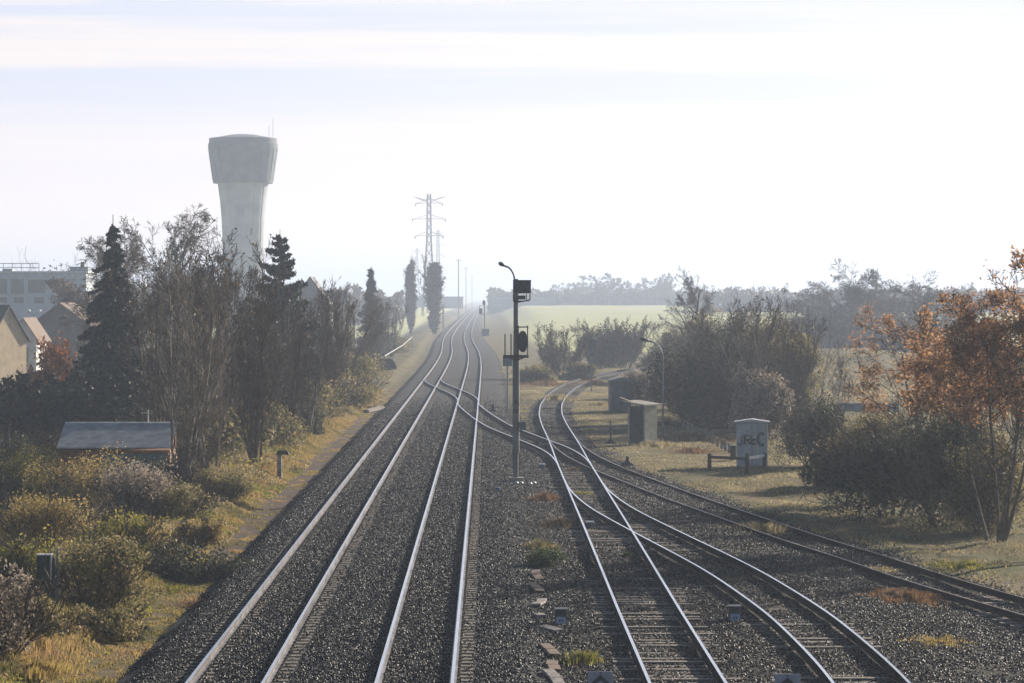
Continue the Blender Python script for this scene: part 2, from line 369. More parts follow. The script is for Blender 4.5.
# ------------------------------------------------------------------ tracks
RAILP = np.array([(-.07, 0), (.07, 0), (.07, .02), (.012, .035), (.012, .12), (.033, .132), (.033, .17), (-.033, .17), (-.033, .132), (-.012, .12), (-.012, .035), (-.07, .02)])
M_WEB = mat('sunlit_rail_side', (.30, .275, .265), (.11, .09, .08), rough=.42, metal=.8, scale=.9)  # rusty sides of the running-line rails coloured pale, standing for sunlight on them
def normals(T):
    d = np.gradient(T, axis=0); d /= np.linalg.norm(d, axis=1)[:, None]; return np.c_[-d[:, 1], d[:, 0]]
def sweep(T, off, z0, name, mats, parent, dz=0, sink=0):
    N = normals(T); P = RAILP; k = len(P)
    X = T[:, None, 0]+N[:, None, 0]*(off+P[None, :, 0]); Y = T[:, None, 1]+N[:, None, 1]*(off+P[None, :, 0]); Z = P[None, :, 1]+z0+dz-sink*sm(152, 122, T[:, None, 1])+0*X
    V = np.c_[X.ravel(), Y.ravel(), Z.ravel()]; n = len(T)
    i = np.arange(n-1)[:, None]*k; j = np.arange(k)[None]; j2 = (j+1) % k
    Fq = np.stack([i+j, i+j2, i+k+j2, i+k+j], -1).reshape(-1, 4)
    mi = np.tile([0]*6+[1]+[0]*5, n-1)
    return link(npmesh(name, V, Fq, mats, mi=mi), parent)
def sleepers(T, root, kind, step=.6, ztop=0.0, seed=0, ymax=700, first=58.0):
    """nearest hundred in view as parts, the rest as one stuff part"""
    rng = np.random.default_rng(seed); T = T[np.argsort(T[:, 1])]; s = np.r_[0, np.cumsum(np.hypot(*np.diff(T, axis=0).T))]
    q = np.arange(0, s[-1], step); x = np.interp(q, s, T[:, 0]); y = np.interp(q, s, T[:, 1])
    N = normals(np.c_[x, y]); ok = (y < ymax) & (y > 20); x, y, N = x[ok], y[ok], N[ok]
    inv = (y >= first) & (np.abs(x) < .172*y+1.5); idx = np.where(inv)[0][:100]
    def bar(b, px, py, n, zt):
        a = math.atan2(n[1], n[0])
        if kind == 'concrete':
            for sgn in (-1, 1):
                b.box((px+n[0]*sgn*.78, py+n[1]*sgn*.78, zt-.09), (.74, .25, .2), a, 0)
            b.box((px, py, zt-.15), (.9, .1, .06), a, 1)
            for sgn in (-1, 1):
                for e in (-.085, .085): b.box((px+n[0]*(sgn*.7535+e*1.25), py+n[1]*(sgn*.7535+e*1.25), zt+.028), (.05, .10, .035), a, 2)
        else:
            b.box((px, py, zt-.08), (2.55+rng.normal()*.05, .24, .17), a+rng.normal()*.01, 0)
    mats = [M_SLEEPC, M_RUST, M_RUST] if kind == 'concrete' else [M_TIMBER]
    rest = MB(); sel = set(idx.tolist())
    for i in range(len(x)):
        zt = ztop+(rng.normal()*.02 if kind != 'concrete' else .0)+(0 if kind == 'concrete' else .022-.07*(1 if seed != 5 else float(sm(68, 98, y[i])))*float(sm(.35, .75, vnoise(x[i]*.35+seed, y[i]*.16, 40+seed))))
        if i in sel:
            b = MB(); bar(b, x[i], y[i], N[i], zt); b.build('sleeper', mats, root)
        else: bar(rest, x[i], y[i], N[i], zt)
    if rest.k: tag(rest.build('sleepers', mats, root), kind='stuff')
def track(label, T, kind, top, z0=0, dz=0, seed=0, ymax=700, ztop=0.0, sink=0, group=None):
    root = thing('railway_track', label, 'railway track', (0, 0, 0), 0, group)
    for sgn in (-1, 1): sweep(T, sgn*.7535, z0, 'rail', [M_WEB if seed in (1, 2) else M_RUST, top], root, dz, sink)
    sleepers(T, root, kind, seed=seed, ymax=ymax, ztop=ztop)
    return root
track('leftmost straight running track on dark ballast, polished rails, beside the grassy verge', TA, 'concrete', M_RAILTOP, seed=1, ztop=.0)
track('second running track from the left, passing just left of the tall signal mast', TB, 'concrete', M_RAILTOP, dz=.003, seed=2)
track('short crossover track linking the two main running tracks, thin rails curving between them', TX1, 'timber', M_RAILTOP, dz=-.004, seed=3, ztop=-.06)
track('connecting track running behind the signal mast from the main line to the sidings', TX2, 'timber', M_RAILTOP, dz=-.003, seed=4, ztop=-.085)
track('curving siding that winds past the grey huts and runs down between the two chevron plates', TC, 'timber', M_RAILTOP, dz=.001, seed=5, ztop=-.075)
track('dull rusty siding branching away to the right edge past the graffitied cabinet', TD, 'timber', M_RAILDULL, z0=-.01, dz=-.002, seed=6, ztop=-.20, sink=.125)
track('bright railed siding forking off to the lower right corner, timber sleepers half buried', TE, 'timber', M_RAILTOP, dz=.004, seed=7, ztop=-.077)

# ------------------------------------------------------------------ stones, thick enough to catch the light
def stones(name, pts, size, m, seed):
    me = bpy.data.meshes.new(name); me.vertices.add(len(pts)); me.vertices.foreach_set('co', np.asarray(pts, np.float32).ravel())
    o = link(me); g = bpy.data.node_groups.new(name, 'GeometryNodeTree')
    g.interface.new_socket('Geometry', in_out='INPUT', socket_type='NodeSocketGeometry'); g.interface.new_socket('Geometry', in_out='OUTPUT', socket_type='NodeSocketGeometry')
    n = g.nodes; L = g.links.new; gi = n.new('NodeGroupInput'); go = n.new('NodeGroupOutput')
    ico = n.new('GeometryNodeMeshCone'); ico.inputs['Vertices'].default_value = 5; ico.inputs['Radius Top'].default_value = .62; ico.inputs['Radius Bottom'].default_value = 1.0; ico.inputs['Depth'].default_value = 1.5
    sm_ = n.new('GeometryNodeSetMaterial'); sm_.inputs['Material'].default_value = m; L(ico.outputs['Mesh'], sm_.inputs[0])
    iop = n.new('GeometryNodeInstanceOnPoints'); L(gi.outputs[0], iop.inputs['Points']); L(sm_.outputs[0], iop.inputs['Instance'])
    r1 = n.new('FunctionNodeRandomValue'); r1.data_type = 'FLOAT_VECTOR'; r1.inputs[0].default_value = (0, 0, 0); r1.inputs[1].default_value = (6.28, 6.28, 6.28); r1.inputs['Seed'].default_value = seed
    r2 = n.new('FunctionNodeRandomValue'); r2.data_type = 'FLOAT_VECTOR'; r2.inputs[0].default_value = (size*.45,)*3; r2.inputs[1].default_value = (size, size*.9, size*.8); r2.inputs['Seed'].default_value = seed+5
    L(r1.outputs[0], iop.inputs['Rotation']); L(r2.outputs[0], iop.inputs['Scale']); L(iop.outputs[0], go.inputs[0])
    md = o.modifiers.new('stones', 'NODES'); md.node_group = g; tag(o, kind='stuff'); return o
def stonemat(name, cols):
    m = bpy.data.materials.new(name); m.use_nodes = True; t = m.node_tree; n = t.nodes; L = t.links.new
    b = n['Principled BSDF']; b.inputs['Roughness'].default_value = .6; b.inputs['Specular IOR Level'].default_value = .28
    oi = n.new('ShaderNodeObjectInfo'); r = n.new('ShaderNodeValToRGB'); e = r.color_ramp.elements
    while len(e) < len(cols): e.new(.5)
    for i, (p, c) in enumerate(cols): e[i].position = p
    for i, (p, c) in enumerate(cols): e[i].color = (*c, 1)
    L(oi.outputs['Random'], r.inputs[0])
    gp = n.new('ShaderNodeNewGeometry'); mm = n.new('ShaderNodeMapping'); mm.inputs['Scale'].default_value = (.9, .12, .9); q = n.new('ShaderNodeTexNoise'); q.inputs['Scale'].default_value = 1; q.inputs['Detail'].default_value = 5
    L(gp.outputs['Position'], mm.inputs[0]); L(mm.outputs[0], q.inputs[0]); rr = n.new('ShaderNodeValToRGB'); rr.color_ramp.elements[0].position = .35; rr.color_ramp.elements[1].position = .68
    rr.color_ramp.elements[0].color = (1.0, .98, 1.0, 1); rr.color_ramp.elements[1].color = (1.0, .88, .78, 1); L(q.outputs['Fac'], rr.inputs[0])
    mu = n.new('ShaderNodeMix'); mu.data_type = 'RGBA'; mu.blend_type = 'MULTIPLY'; mu.inputs['Factor'].default_value = 1; L(r.outputs[0], mu.inputs['A']); L(rr.outputs[0], mu.inputs['B'])
    L(mu.outputs['Result'], b.inputs['Base Color']); return m
def scatter(rng, n, y0, y1, fov=.178, pw=1.0):
    y = np.sqrt(rng.uniform(y0**2, y1**2, n)); x = rng.uniform(-1, 1, n)*fov*y; return x, y
rng = np.random.default_rng(5)
SM1 = stonemat('ballast_stone', [(0, (.004, .004, .005)), (.6, (.009, .009, .0095)), (.84, (.036, .035, .035)), (1, (.26, .25, .235))])
SM2 = stonemat('brown_stone', [(0, (.006, .0055, .005)), (.55, (.019, .016, .0135)), (.84, (.09, .075, .06)), (1, (.26, .23, .20))])
def ballz(u):
    return np.interp(u, [-6.9, -6.3, -5.85, -5.55, -1.9, 2.1, 2.7, 3.3], [-.5, -.37, -.1, -.01, .02, 0, -.05, -.14])
x, y = scatter(rng, 1700000, 55, 250); u = x-cx(y); k = (u > -6.5+rng.normal(size=len(x))*.15) & (u < 3.2) & (rng.random(len(x)) > sm(120, 245, y))
for tx in (0, -3.75):
    for sg in (-1, 1): k &= np.abs(u-tx-sg*.7535) > .09
# twin block ends of the sleepers stay swept clear on the outer side of each rail
k &= ~((np.abs(u-1.02) < .17) & (rng.random(len(u)) < .8)); k &= ~((np.abs(u+3.75-1.02) < .2) & (rng.random(len(u)) < .85))
k &= ~((np.abs(u+3.75+1.0) < .14) & (rng.random(len(u)) < .5))
x, y, u = x[k], y[k], u[k]
stones('ballast_stones', np.c_[x, y, ballz(u)+.004], .036, SM1, 3)
x, y = scatter(rng, 1700000, 55, 250); u = x-cx(y)
Ds = TD[np.argsort(TD[:, 1])]; xr = np.interp(y, Ds[:, 1], Ds[:, 0])
k = (u > 2.65) & (rng.random(len(x)) > sm(120, 245, y)) & (x < xr+1.6+rng.normal(size=len(x))*.5) & ((vnoise(x*.5, y*.3, 8) > .2) | (rng.random(len(x)) < .5))
for T in (TC, TD, TE, TX2):
    S = T[np.argsort(T[:, 1])]; xc = np.interp(y, S[:, 1], S[:, 0], left=1e5, right=1e5); sl = np.interp(y, S[:, 1], np.gradient(S[:, 0], S[:, 1]+1e-6*np.arange(len(S))))
    dd = np.abs(x-xc)/np.sqrt(1+np.clip(sl, -3, 3)**2); k &= np.abs(dd-.7535) > .07; k &= ~((dd < 1.2) & (rng.random(len(x)) < .25))
x, y = x[k], y[k]
stones('gravel_stones', np.c_[x, y, gz(x, y)+.003], .036, SM2, 11)

# ------------------------------------------------------------------ vegetation generators
def norm(a): return a/np.maximum(np.linalg.norm(a, axis=-1, keepdims=True), 1e-9)
def tubes_np(P0, P1, R0, R1, n=3):
    d = norm(P1-P0); ref = np.where(np.abs(d[:, 2:3]) > .9, np.array([[1., 0, 0]]), np.array([[0, 0, 1.]]))
    u = norm(np.cross(d, ref)); w = np.cross(d, u); a = np.arange(n)*2*np.pi/n
    ring = u[:, None]*np.cos(a)[None, :, None]+w[:, None]*np.sin(a)[None, :, None]
    V = np.concatenate([P0[:, None]+ring*R0[:, None, None], P1[:, None]+ring*R1[:, None, None]], 1).reshape(-1, 3)
    o = (np.arange(len(P0))*2*n)[:, None]; j = np.arange(n)[None]; j2 = (j+1) % n
    return V, np.stack([o+j, o+j2, o+n+j2, o+n+j], -1).reshape(-1, 4)
def grow(rng, starts, dirs, lens, rads, spec, rmin=.008):
    """spec per level: (nseg, wiggle, tropism, nchild, t0, angle, ratio)"""
    out = []; tips = []; pos, dr, ln, rd = starts, norm(dirs), lens, rads
    for lv, (ns, wig, trop, nch, t0, ang, ratio) in enumerate(spec):
        N = len(pos); P = np.zeros((N, ns+1, 3)); D = np.zeros((N, ns+1, 3)); P[:, 0] = pos; D[:, 0] = dr; rad = np.zeros((N, ns+1))
        rad[:] = rd[:, None]*np.linspace(1, .3, ns+1)[None]; rad = np.maximum(rad, rmin)
        for i in range(ns):
            dr = norm(dr+rng.normal(size=(N, 3))*wig+np.array([0, 0, trop])); D[:, i+1] = dr
            P[:, i+1] = P[:, i]+dr*(ln/ns)[:, None]
        out.append((P[:, :-1].reshape(-1, 3), P[:, 1:].reshape(-1, 3), rad[:, :-1].ravel(), rad[:, 1:].ravel(), 5 if lv == 0 else 3))
        tips.append(P[:, ns//2:].reshape(-1, 3))
        if not nch: break
        t = rng.uniform(t0, 1, (N, nch)); t[:, 0] = .98; f = t*ns; i0 = np.minimum(f.astype(int), ns-1); fr = (f-i0)[..., None]; r = np.arange(N)[:, None]
        p = P[r, i0]*(1-fr)+P[r, i0+1]*fr; pd = D[r, i0+1]; prd = rad[r, i0]
        rv = norm(rng.normal(size=p.shape)); perp = norm(rv-pd*(rv*pd).sum(-1, keepdims=True))
        a = np.radians(rng.normal(ang, ang*.25, (N, nch)))[..., None]
        cd = pd*np.cos(a)+perp*np.sin(a)
        cl = ln[:, None]*ratio*(1.15-.6*t)*rng.uniform(.6, 1.2, (N, nch))
        pos, dr, ln, rd = p.reshape(-1, 3), cd.reshape(-1, 3), cl.ravel(), (prd*.5).ravel()
    return out, tips
def branch_mesh(name, out, m):
    Vs, Fs, o = [], [], 0
    for P0, P1, R0, R1, n in out:
        v, f = tubes_np(P0, P1, R0, R1, n); Vs.append(v); Fs.append(f+o); o += len(v)
    return npmesh(name, np.concatenate(Vs), np.concatenate(Fs), m, smooth=False)
def leaf_mesh(name, rng, C0, size, m, clump=None, flat=.0, aspect=1.6):
    """one small four cornered leaf per centre"""
    N = len(C0); nrm = norm(rng.normal(size=(N, 3))+np.array([0, 0, flat])); rv = norm(rng.normal(size=(N, 3)))
    u = norm(np.cross(nrm, rv)); w = np.cross(nrm, u); s = size*rng.uniform(.55, 1.3, N)[:, None]
    q = [C0-u*s*.5*aspect, C0-w*s*.42+u*s*.1, C0+u*s*.5*aspect+nrm*s*.15, C0+w*s*.42+u*s*.05]
    V = np.stack(q, 1).reshape(-1, 3); i = np.arange(N)[:, None]*4+np.arange(4)[None]
    t = rng.random(N) if clump is None else np.clip(clump+rng.normal(size=N)*.2, 0, 1)
    return npmesh(name, V, i, m, tint=np.repeat(t, 4))

L_BROWN = leafmat('brown_leaves', [(.05, .04, .03), (.10, .07, .04), (.16, .10, .05)])
L_ORANGE = leafmat('orange_leaves', [(.20, .10, .045), (.42, .20, .08), (.55, .33, .17), (.32, .21, .12)], .5)
L_DARK = leafmat('dark_evergreen_leaves', [(.022, .03, .018), (.045, .052, .03), (.08, .08, .045)], .3)
L_MIX = leafmat('mixed_brown_green_leaves', [(.05, .055, .022), (.14, .135, .045), (.25, .20, .08), (.38, .29, .16)], .45)
L_YEL = leafmat('yellow_green_leaves', [(.08, .09, .02), (.20, .20, .04), (.38, .31, .07)], .5)
L_OCH = leafmat('ochre_leaves', [(.14, .10, .03), (.34, .25, .08), (.50, .38, .15)], .5)
L_PINK = leafmat('faded_pinkish_leaves', [(.09, .07, .05), (.24, .19, .14), (.46, .39, .32)], .45)
L_GREEN = leafmat('green_leaves', [(.02, .035, .01), (.05, .075, .02), (.09, .10, .03)], .35)
L_NEEDLE = leafmat('spruce_needles', [(.012, .02, .014), (.025, .035, .024), (.04, .05, .03)], .15)
L_FAR = leafmat('far_foliage', [(.06, .055, .04), (.09, .08, .055), (.12, .1, .07)], .3)
L_GRASS = leafmat('verge_grass_blades', [(.10, .07, .035), (.14, .14, .04), (.28, .22, .07), (.44, .32, .12), (.34, .21, .11)], .5)
L_DRY = leafmat('dry_grass_blades', [(.11, .10, .05), (.30, .25, .13), (.55, .46, .28)], .5)
L_RUSTW = leafmat('rusty_weeds', [(.10, .055, .03), (.20, .11, .055), (.28, .18, .09)], .45)

VEG = {}; VH = {}
def veg_copy(key, maker, loc, scale, rz, label, cat, group, name):
    """first use builds the plant's meshes; every use makes a thing with its own parts"""
    if key not in VEG: VEG[key] = maker()
    root = thing(name, label, cat, loc, rz, group); root.scale = scale if isinstance(scale, tuple) else (scale,)*3
    for pn, me in VEG[key]: link(me, root, pn)
    return root
def mk_thicket(seed, h=10.0, stems=7, spread=.9, leaves=500, lm=None, bark=None, rmin=.009, dens=1.0, pn='crown'):
    def f():
        r = np.random.default_rng(seed); a = r.uniform(0, 6.28, stems); st = np.c_[np.cos(a)*spread*.35*r.random(stems), np.sin(a)*spread*.35*r.random(stems), np.full(stems, -.2)]
        dr = np.c_[np.cos(a)*.16*spread, np.sin(a)*.16*spread, np.ones(stems)]
        out, tips = grow(r, st, dr, h*r.uniform(.75, 1.0, stems), np.full(stems, .075)*h/10*r.uniform(.7, 1.3, stems),
            [(9, .05, .03, int(20*dens), .12, 25, .30), (5, .10, .12, int(9*dens), .15, 28, .5), (3, .12, .07, 4, .2, 28, .55), (2, .1, .03, 0, 0, 0, 0)], rmin)
        pr = [('trunk', branch_mesh('trunk', out[:2], bark or M_BARK)), ('twigs', branch_mesh('twigs', out[2:], bark or M_BARK))]
        if leaves:
            T = np.concatenate(tips[2:]); T = T[r.integers(0, len(T), leaves)]; pr.append((pn, leaf_mesh('leaves', r, T+r.normal(size=T.shape)*.08, .13, lm or L_BROWN)))
            pr[-1] = ('leaves', pr[-1][1])
        return pr
    return f
def mk_tree(seed, h=10.0, leaves=0, lm=None, bark=None, rmin=.01, droop=0.0, wide=1.0, lsize=.13, dens=1.0, stems=1, bole=.35, up=.05):
    def f():
        r = np.random.default_rng(seed); a = r.uniform(0, 6.28, stems)
        st = np.c_[np.cos(a)*.25*(stems > 1), np.sin(a)*.25*(stems > 1), np.full(stems, -.2)]; dr = np.c_[np.cos(a)*(.35 if stems > 1 else .04), np.sin(a)*(.35 if stems > 1 else .04), np.ones(stems)]
        out, tips = grow(r, st, dr, h*.8*r.uniform(.85, 1.05, stems), np.full(stems, .018*h/(1+.3*(stems-1))),
            [(8, .07, .03, int(13*dens), bole, 48, .5*wide), (6, .13, up, int(8*dens), .2, 40, .55), (4, .16, up*.6-droop*.4, 6, .2, 38, .55), (3, .16, -droop, int(5*dens), .1, 34, .6), (2, .15, -droop*1.5, 0, 0, 0, 0)], rmin)
        pr = [('trunk', branch_mesh('trunk', out[:2], bark or M_BARK)), ('twigs', branch_mesh('twigs', out[2:], bark or M_BARK))]
        if leaves:
            T = np.concatenate(tips[3:]); T = T[T[:, 2] > h*.42] if lm is L_ORANGE else T; cl = vnoise(T[:, 0]*.8+T[:, 1]*.5, T[:, 2]*.8, seed); p = np.clip(cl-.25, 0.02, 1); p /= p.sum()
            I = r.choice(len(T), leaves, p=p); pr.append(('leaves', leaf_mesh('leaves', r, T[I]+r.normal(size=(leaves, 3))*.12, lsize, lm)))
        return pr
    return f
def mk_bush(seed, w=3.0, d=2.5, h=2.5, n=9000, ls=.10, lm=None, lobes=9, twig=True, bark=None, dens=1.0, flat_base=True, stick=.25):
    """leaves in uneven clumps through a lumpy volume on spreading stems"""
    def f():
        r = np.random.default_rng(seed)
        Cn = np.c_[r.normal(size=lobes)*w*.22, r.normal(size=lobes)*d*.22, r.uniform(.12, .68, lobes)*h]; Cn[0] = (0, 0, h*.55)
        Rr = r.uniform(.2, .38, lobes)[:, None]*np.array([[w, d, h*1.0]]); Rr[0] *= 1.2
        li = r.integers(0, lobes, n); dv = norm(r.normal(size=(n, 3))); rr = r.uniform(0, 1, n)**.42
        P = Cn[li]+dv*rr[:, None]*Rr[li]
        q = vnoise(P[:, 0]*2.2/max(.6, ls*8)+P[:, 2], P[:, 1]*2.2/max(.6, ls*8)+P[:, 2]*1.7, seed+1); P += dv*((q-.5)*.3*min(w, h))[:, None]
        keep = (q > .28) | (r.random(n) < .35); P = P[keep]; q = q[keep]; P[:, 2] = np.abs(P[:, 2])*1.0
        pr = [('leaves', leaf_mesh('leaves', r, P, ls, lm or L_MIX, clump=q))]
        if twig:
            ns = 14; a = r.uniform(0, 6.28, ns); st = np.c_[np.cos(a)*w*.08, np.sin(a)*d*.08, np.zeros(ns)-.1]; el = r.uniform(.5, 2.2, ns)
            dr = np.c_[np.cos(a)*w/h, np.sin(a)*d/h, el]
            out, tips = grow(r, st, dr, np.full(ns, h*.85)*r.uniform(.8, 1.2, ns), np.full(ns, .028), [(5, .12, .06, 9, .2, 32, .5), (4, .15, .06, 6, .2, 32, .5), (3, .15, .03, 0, 0, 0, 0)], .009)
            pr.append(('stems', branch_mesh('stems', out, bark or M_BARK)))
        return pr
    return f
def mk_conifer(seed, h=13.0, w=5.0, n=26000, ls=.2, droop=.35, top=.02, power=1.0, whorls=30):
    def f():
        r = np.random.default_rng(seed); P = []; segs = [[], [], [], []]
        segs[0].append((0, 0, -.2)); segs[1].append((0, 0, h)); segs[2].append(h*.014); segs[3].append(.02)
        for k in range(whorls):
            t = (k+.5+r.uniform(-.6, .6))/whorls; t = min(max(t, .01), .95); z = h*(.06+.93*t); L = w*.5*((1-t)**power*.98+top); nb = r.integers(5, 9); a0 = r.uniform(0, 6.28)
            for j in range(nb):
                a = a0+j*6.28/nb+r.normal()*.2; l = L*r.uniform(.65, 1.15); m = max(2, int(n/whorls/nb*(.12+1.9*(1-t))))
                z = h*(.05+.93*min(max(t+r.normal()*.022, .005), .97)); l *= r.uniform(.75, 1.1); s = r.uniform(0.08, 1, m)**.8; sag = -droop*l*s*s+.1*l*s**4
                x = np.cos(a)*l*s; yv = np.sin(a)*l*s; wd = l*.13*(1-s*.6)
                q = np.c_[x, yv, z+sag]+np.c_[r.normal(size=m)*wd, r.normal(size=m)*wd, -np.abs(r.normal(size=m))*wd*.65]; P.append(q)
                segs[0].append((0, 0, z)); segs[1].append((np.cos(a)*l*.9, np.sin(a)*l*.9, z-droop*l*.8)); segs[2].append(.04); segs[3].append(.012)
        P = np.concatenate(P); P[:, 2] = np.maximum(P[:, 2], .1)
        P0, P1, R0, R1 = [np.array(q, float) for q in segs]
        return [('trunk', branch_mesh('trunk', [(P0, P1, R0, R1, 4)], M_BARK)), ('foliage', leaf_mesh('foliage', r, P, ls, L_NEEDLE, aspect=2.2))]
    return f
def mk_column(seed, h=17.0, w=4.0):
    def f():
        r = np.random.default_rng(seed); n = 120; a = r.uniform(0, 6.28, n); z = r.uniform(-.02, .93, n)*h
        st = np.c_[np.zeros(n), np.zeros(n), z]; dr = np.c_[np.cos(a)*.32, np.sin(a)*.32, np.ones(n)]
        st = np.r_[st, [[0, 0, -.2]]]; dr = np.r_[dr, [[0, 0, 1]]]; pf = np.sin(np.pi*np.clip(.16+.82*z/h, 0, 1))**.9; ln = np.r_[np.minimum(h*.27*r.uniform(.55, 1.25, n)*pf, (h*r.uniform(.86, 1.02, n)-z).clip(.2)), [h*.97]]; rd = np.r_[np.full(n, .07), [.25]]
        sc = np.r_[w/h*2.2*np.ones(n), [0]]; dr[:, :2] *= sc[:, None]*1.5
        out, tips = grow(r, st, dr, ln, rd, [(7, .03, .10, 15, .1, 17, .32), (4, .06, .1, 7, .2, 18, .5), (2, .06, .05, 0, 0, 0, 0)], .028)
        T = np.concatenate(tips); T = T[r.integers(0, len(T), 14000)]
        return [('trunk', branch_mesh('trunk', out[:1], M_BARKF)), ('crown', branch_mesh('crown', out[1:], M_BARKF)), ('leaves', leaf_mesh('leaves', r, T+r.normal(size=T.shape)*.15, .22, L_FAR))]
    return f
def put(name, key, maker, px, d, top, baseh, label, cat, group=None, rz=None, wx=1.0, z=None):
    """stand a plant at picture column px and distance d, grown so that its top reaches the height seen"""
    if key not in VEG: VEG[key] = maker()
    if key not in VH:
        zz = []
        for _, me in VEG[key]:
            a = np.empty(len(me.vertices)*3, np.float32); me.vertices.foreach_get('co', a); zz.append(np.partition(a[2::3], -40)[-40])
        VH[key] = float(max(zz))
    baseh = VH[key]
    x, y, g = at(px, d); g = g if z is None else z; hh = (CH-(top-HY)*d/F)-g; s = hh/baseh
    return veg_copy(key, maker, (x, y, g-.03), (s*wx, s*wx, s), random.random()*6.28 if rz is None else rz, label, cat, group, name)
random.seed(4)

# ------------------------------------------------------------------ left hand trees
TH = [('th1', mk_thicket(21, leaves=260, dens=.85)), ('th2', mk_thicket(22, stems=6, leaves=380, dens=.85)), ('th3', mk_thicket(23, stems=8, spread=1.2, leaves=200, dens=.85)), ('th4', mk_thicket(24, stems=5, spread=1.3, leaves=90, bark=M_BARKP, dens=.85))]
PD_ = 'bare many-stemmed tree'
LT = [ # px, dist, top row, mesh, label
 (160, 142, 242, 0, 'bare many-stemmed tree right behind the hut roof, first in the thicket beside the dark spruce'),
 (190, 150, 230, 1, 'bare tree with dark seed clusters at its top, just left of the water tower shaft'),
 (240, 150, 226, 2, 'tallest bare tree of the thicket, its top crossing the water tower shaft'),
 (214, 133, 250, 3, 'pale-stemmed bare tree at the front of the thicket, stems lit near the ground'),
 (254, 138, 272, 0, 'bare many-stemmed tree at the front of the thicket, above the stump with the bent top'),
 (180, 122, 262, 3, 'pale bare stems rising directly beside the right end of the hut roof'),
 (287, 158, 292, 1, 'bare tree below and in front of the dark cedar'),
 (305, 170, 280, 2, 'bare tree just right of the dark cedar, before the distant grey gable'),
 (268, 176, 288, 3, 'thin bare tree deep in the thicket under the cedar'),
 (328, 192, 276, 0, 'bare tree at the right shoulder of the thicket, edging the verge'),
 (343, 225, 279, 1, 'bare tree beyond the thicket shoulder where the verge narrows'),
 (216, 185, 244, 0, 'bare tree behind the thicket, standing in front of the water tower foot'),
 (356, 262, 284, 2, 'low bare tree near the bent handrail by the verge'),
 (318, 215, 283, 3, 'thin bare tree filling the back of the thicket near its right end'),
 (376, 330, 292, 0, 'small bare tree behind the handrail, in front of the poplars'),
 (392, 400, 296, 2, 'small bare tree left of the first columnar poplar, far along the verge'),
]
for px, d, top, k, lab in LT: put('bare_tree', TH[k][0], TH[k][1], px, d, top, 9.8, lab, 'tree', 'bare trees left of the line')
put('spruce_tree', 'spr', mk_conifer(31, 13, 7.6, n=34000, droop=.45, whorls=46, ls=.15, power=.95, top=.0), 113, 178, 226, 13, 'tall dark spruce with drooping branches left of the thicket', 'spruce')
put('cedar_tree', 'ced', mk_conifer(32, 12, 9.5, n=26000, droop=-.08, whorls=30, power=.75, top=.06, ls=.2), 280, 205, 236, 12, 'dark spreading conifer beside the water tower foot', 'conifer', wx=.74)
put('fir_tree', 'fir', mk_conifer(33, 10, 4.5, n=9000, ls=.3, whorls=18), 371, 430, 270, 10, 'small hazy pointed fir beyond the bare thicket', 'conifer')
put('birch_tree', 'bi1', mk_tree(41, 12, droop=.08, bark=M_BARKP, rmin=.008, bole=.25, wide=.85, dens=1.5, stems=2, up=.08), 100, 205, 205, 11, 'bare pale birch with drooping twigs rising behind the spruce', 'tree')
put('birch_tree', 'bi2', mk_tree(47, 11, droop=.06, bark=M_BARKP, rmin=.008, bole=.25, wide=.75, dens=1.4, stems=2, up=.1), 148, 200, 220, 10.2, 'slender bare birch with hanging twigs between spruce and thicket', 'tree', wx=.6)
put('maple_tree', 'mp1', mk_tree(43, 8, leaves=3000, lm=L_BROWN, rmin=.014, dens=1.1, lsize=.16), 68, 385, 277, 7.6, 'hazy brown bare tree in front of the long white building', 'tree')
put('round_tree', 'rt1', mk_bush(44, 6, 6, 9, n=14000, ls=.22, lm=L_DARK, lobes=7), 58, 560, 250, 7.5, 'distant round evergreen above the roof of the long white building', 'tree')
put('orange_bush', 'ob', mk_bush(45, 3.4, 3, 4.0, n=6500, ls=.13, lm=leafmat('red_orange_leaves', [(.20, .07, .025), (.42, .16, .05), (.52, .26, .11)], .5), twig=False), 58, 200, 339, 3.6, 'orange-leaved bush in front of the large grey gable', 'bush', wx=.72)
for i, (px, top) in enumerate([(-8, 372), (8, 377), (22, 373), (37, 380), (52, 374), (66, 381), (78, 371), (92, 368), (106, 375), (120, 372)]):
    put('thuja', 'thu', mk_conifer(50, 5, 1.9, n=7000, ls=.13, droop=-.5, whorls=24, power=.5, top=.05), px, 168+(i*7 % 5), top, 5,
        'dark clipped conifer in the hedge row behind the low hut, among its like', 'hedge conifer', 'hedge of dark conifers', wx=1.25)
for o in [o for o in COL.objects if o.name.startswith('thuja')]: o['label'] = 'one of the dark conifers making up the hedge behind the hut'
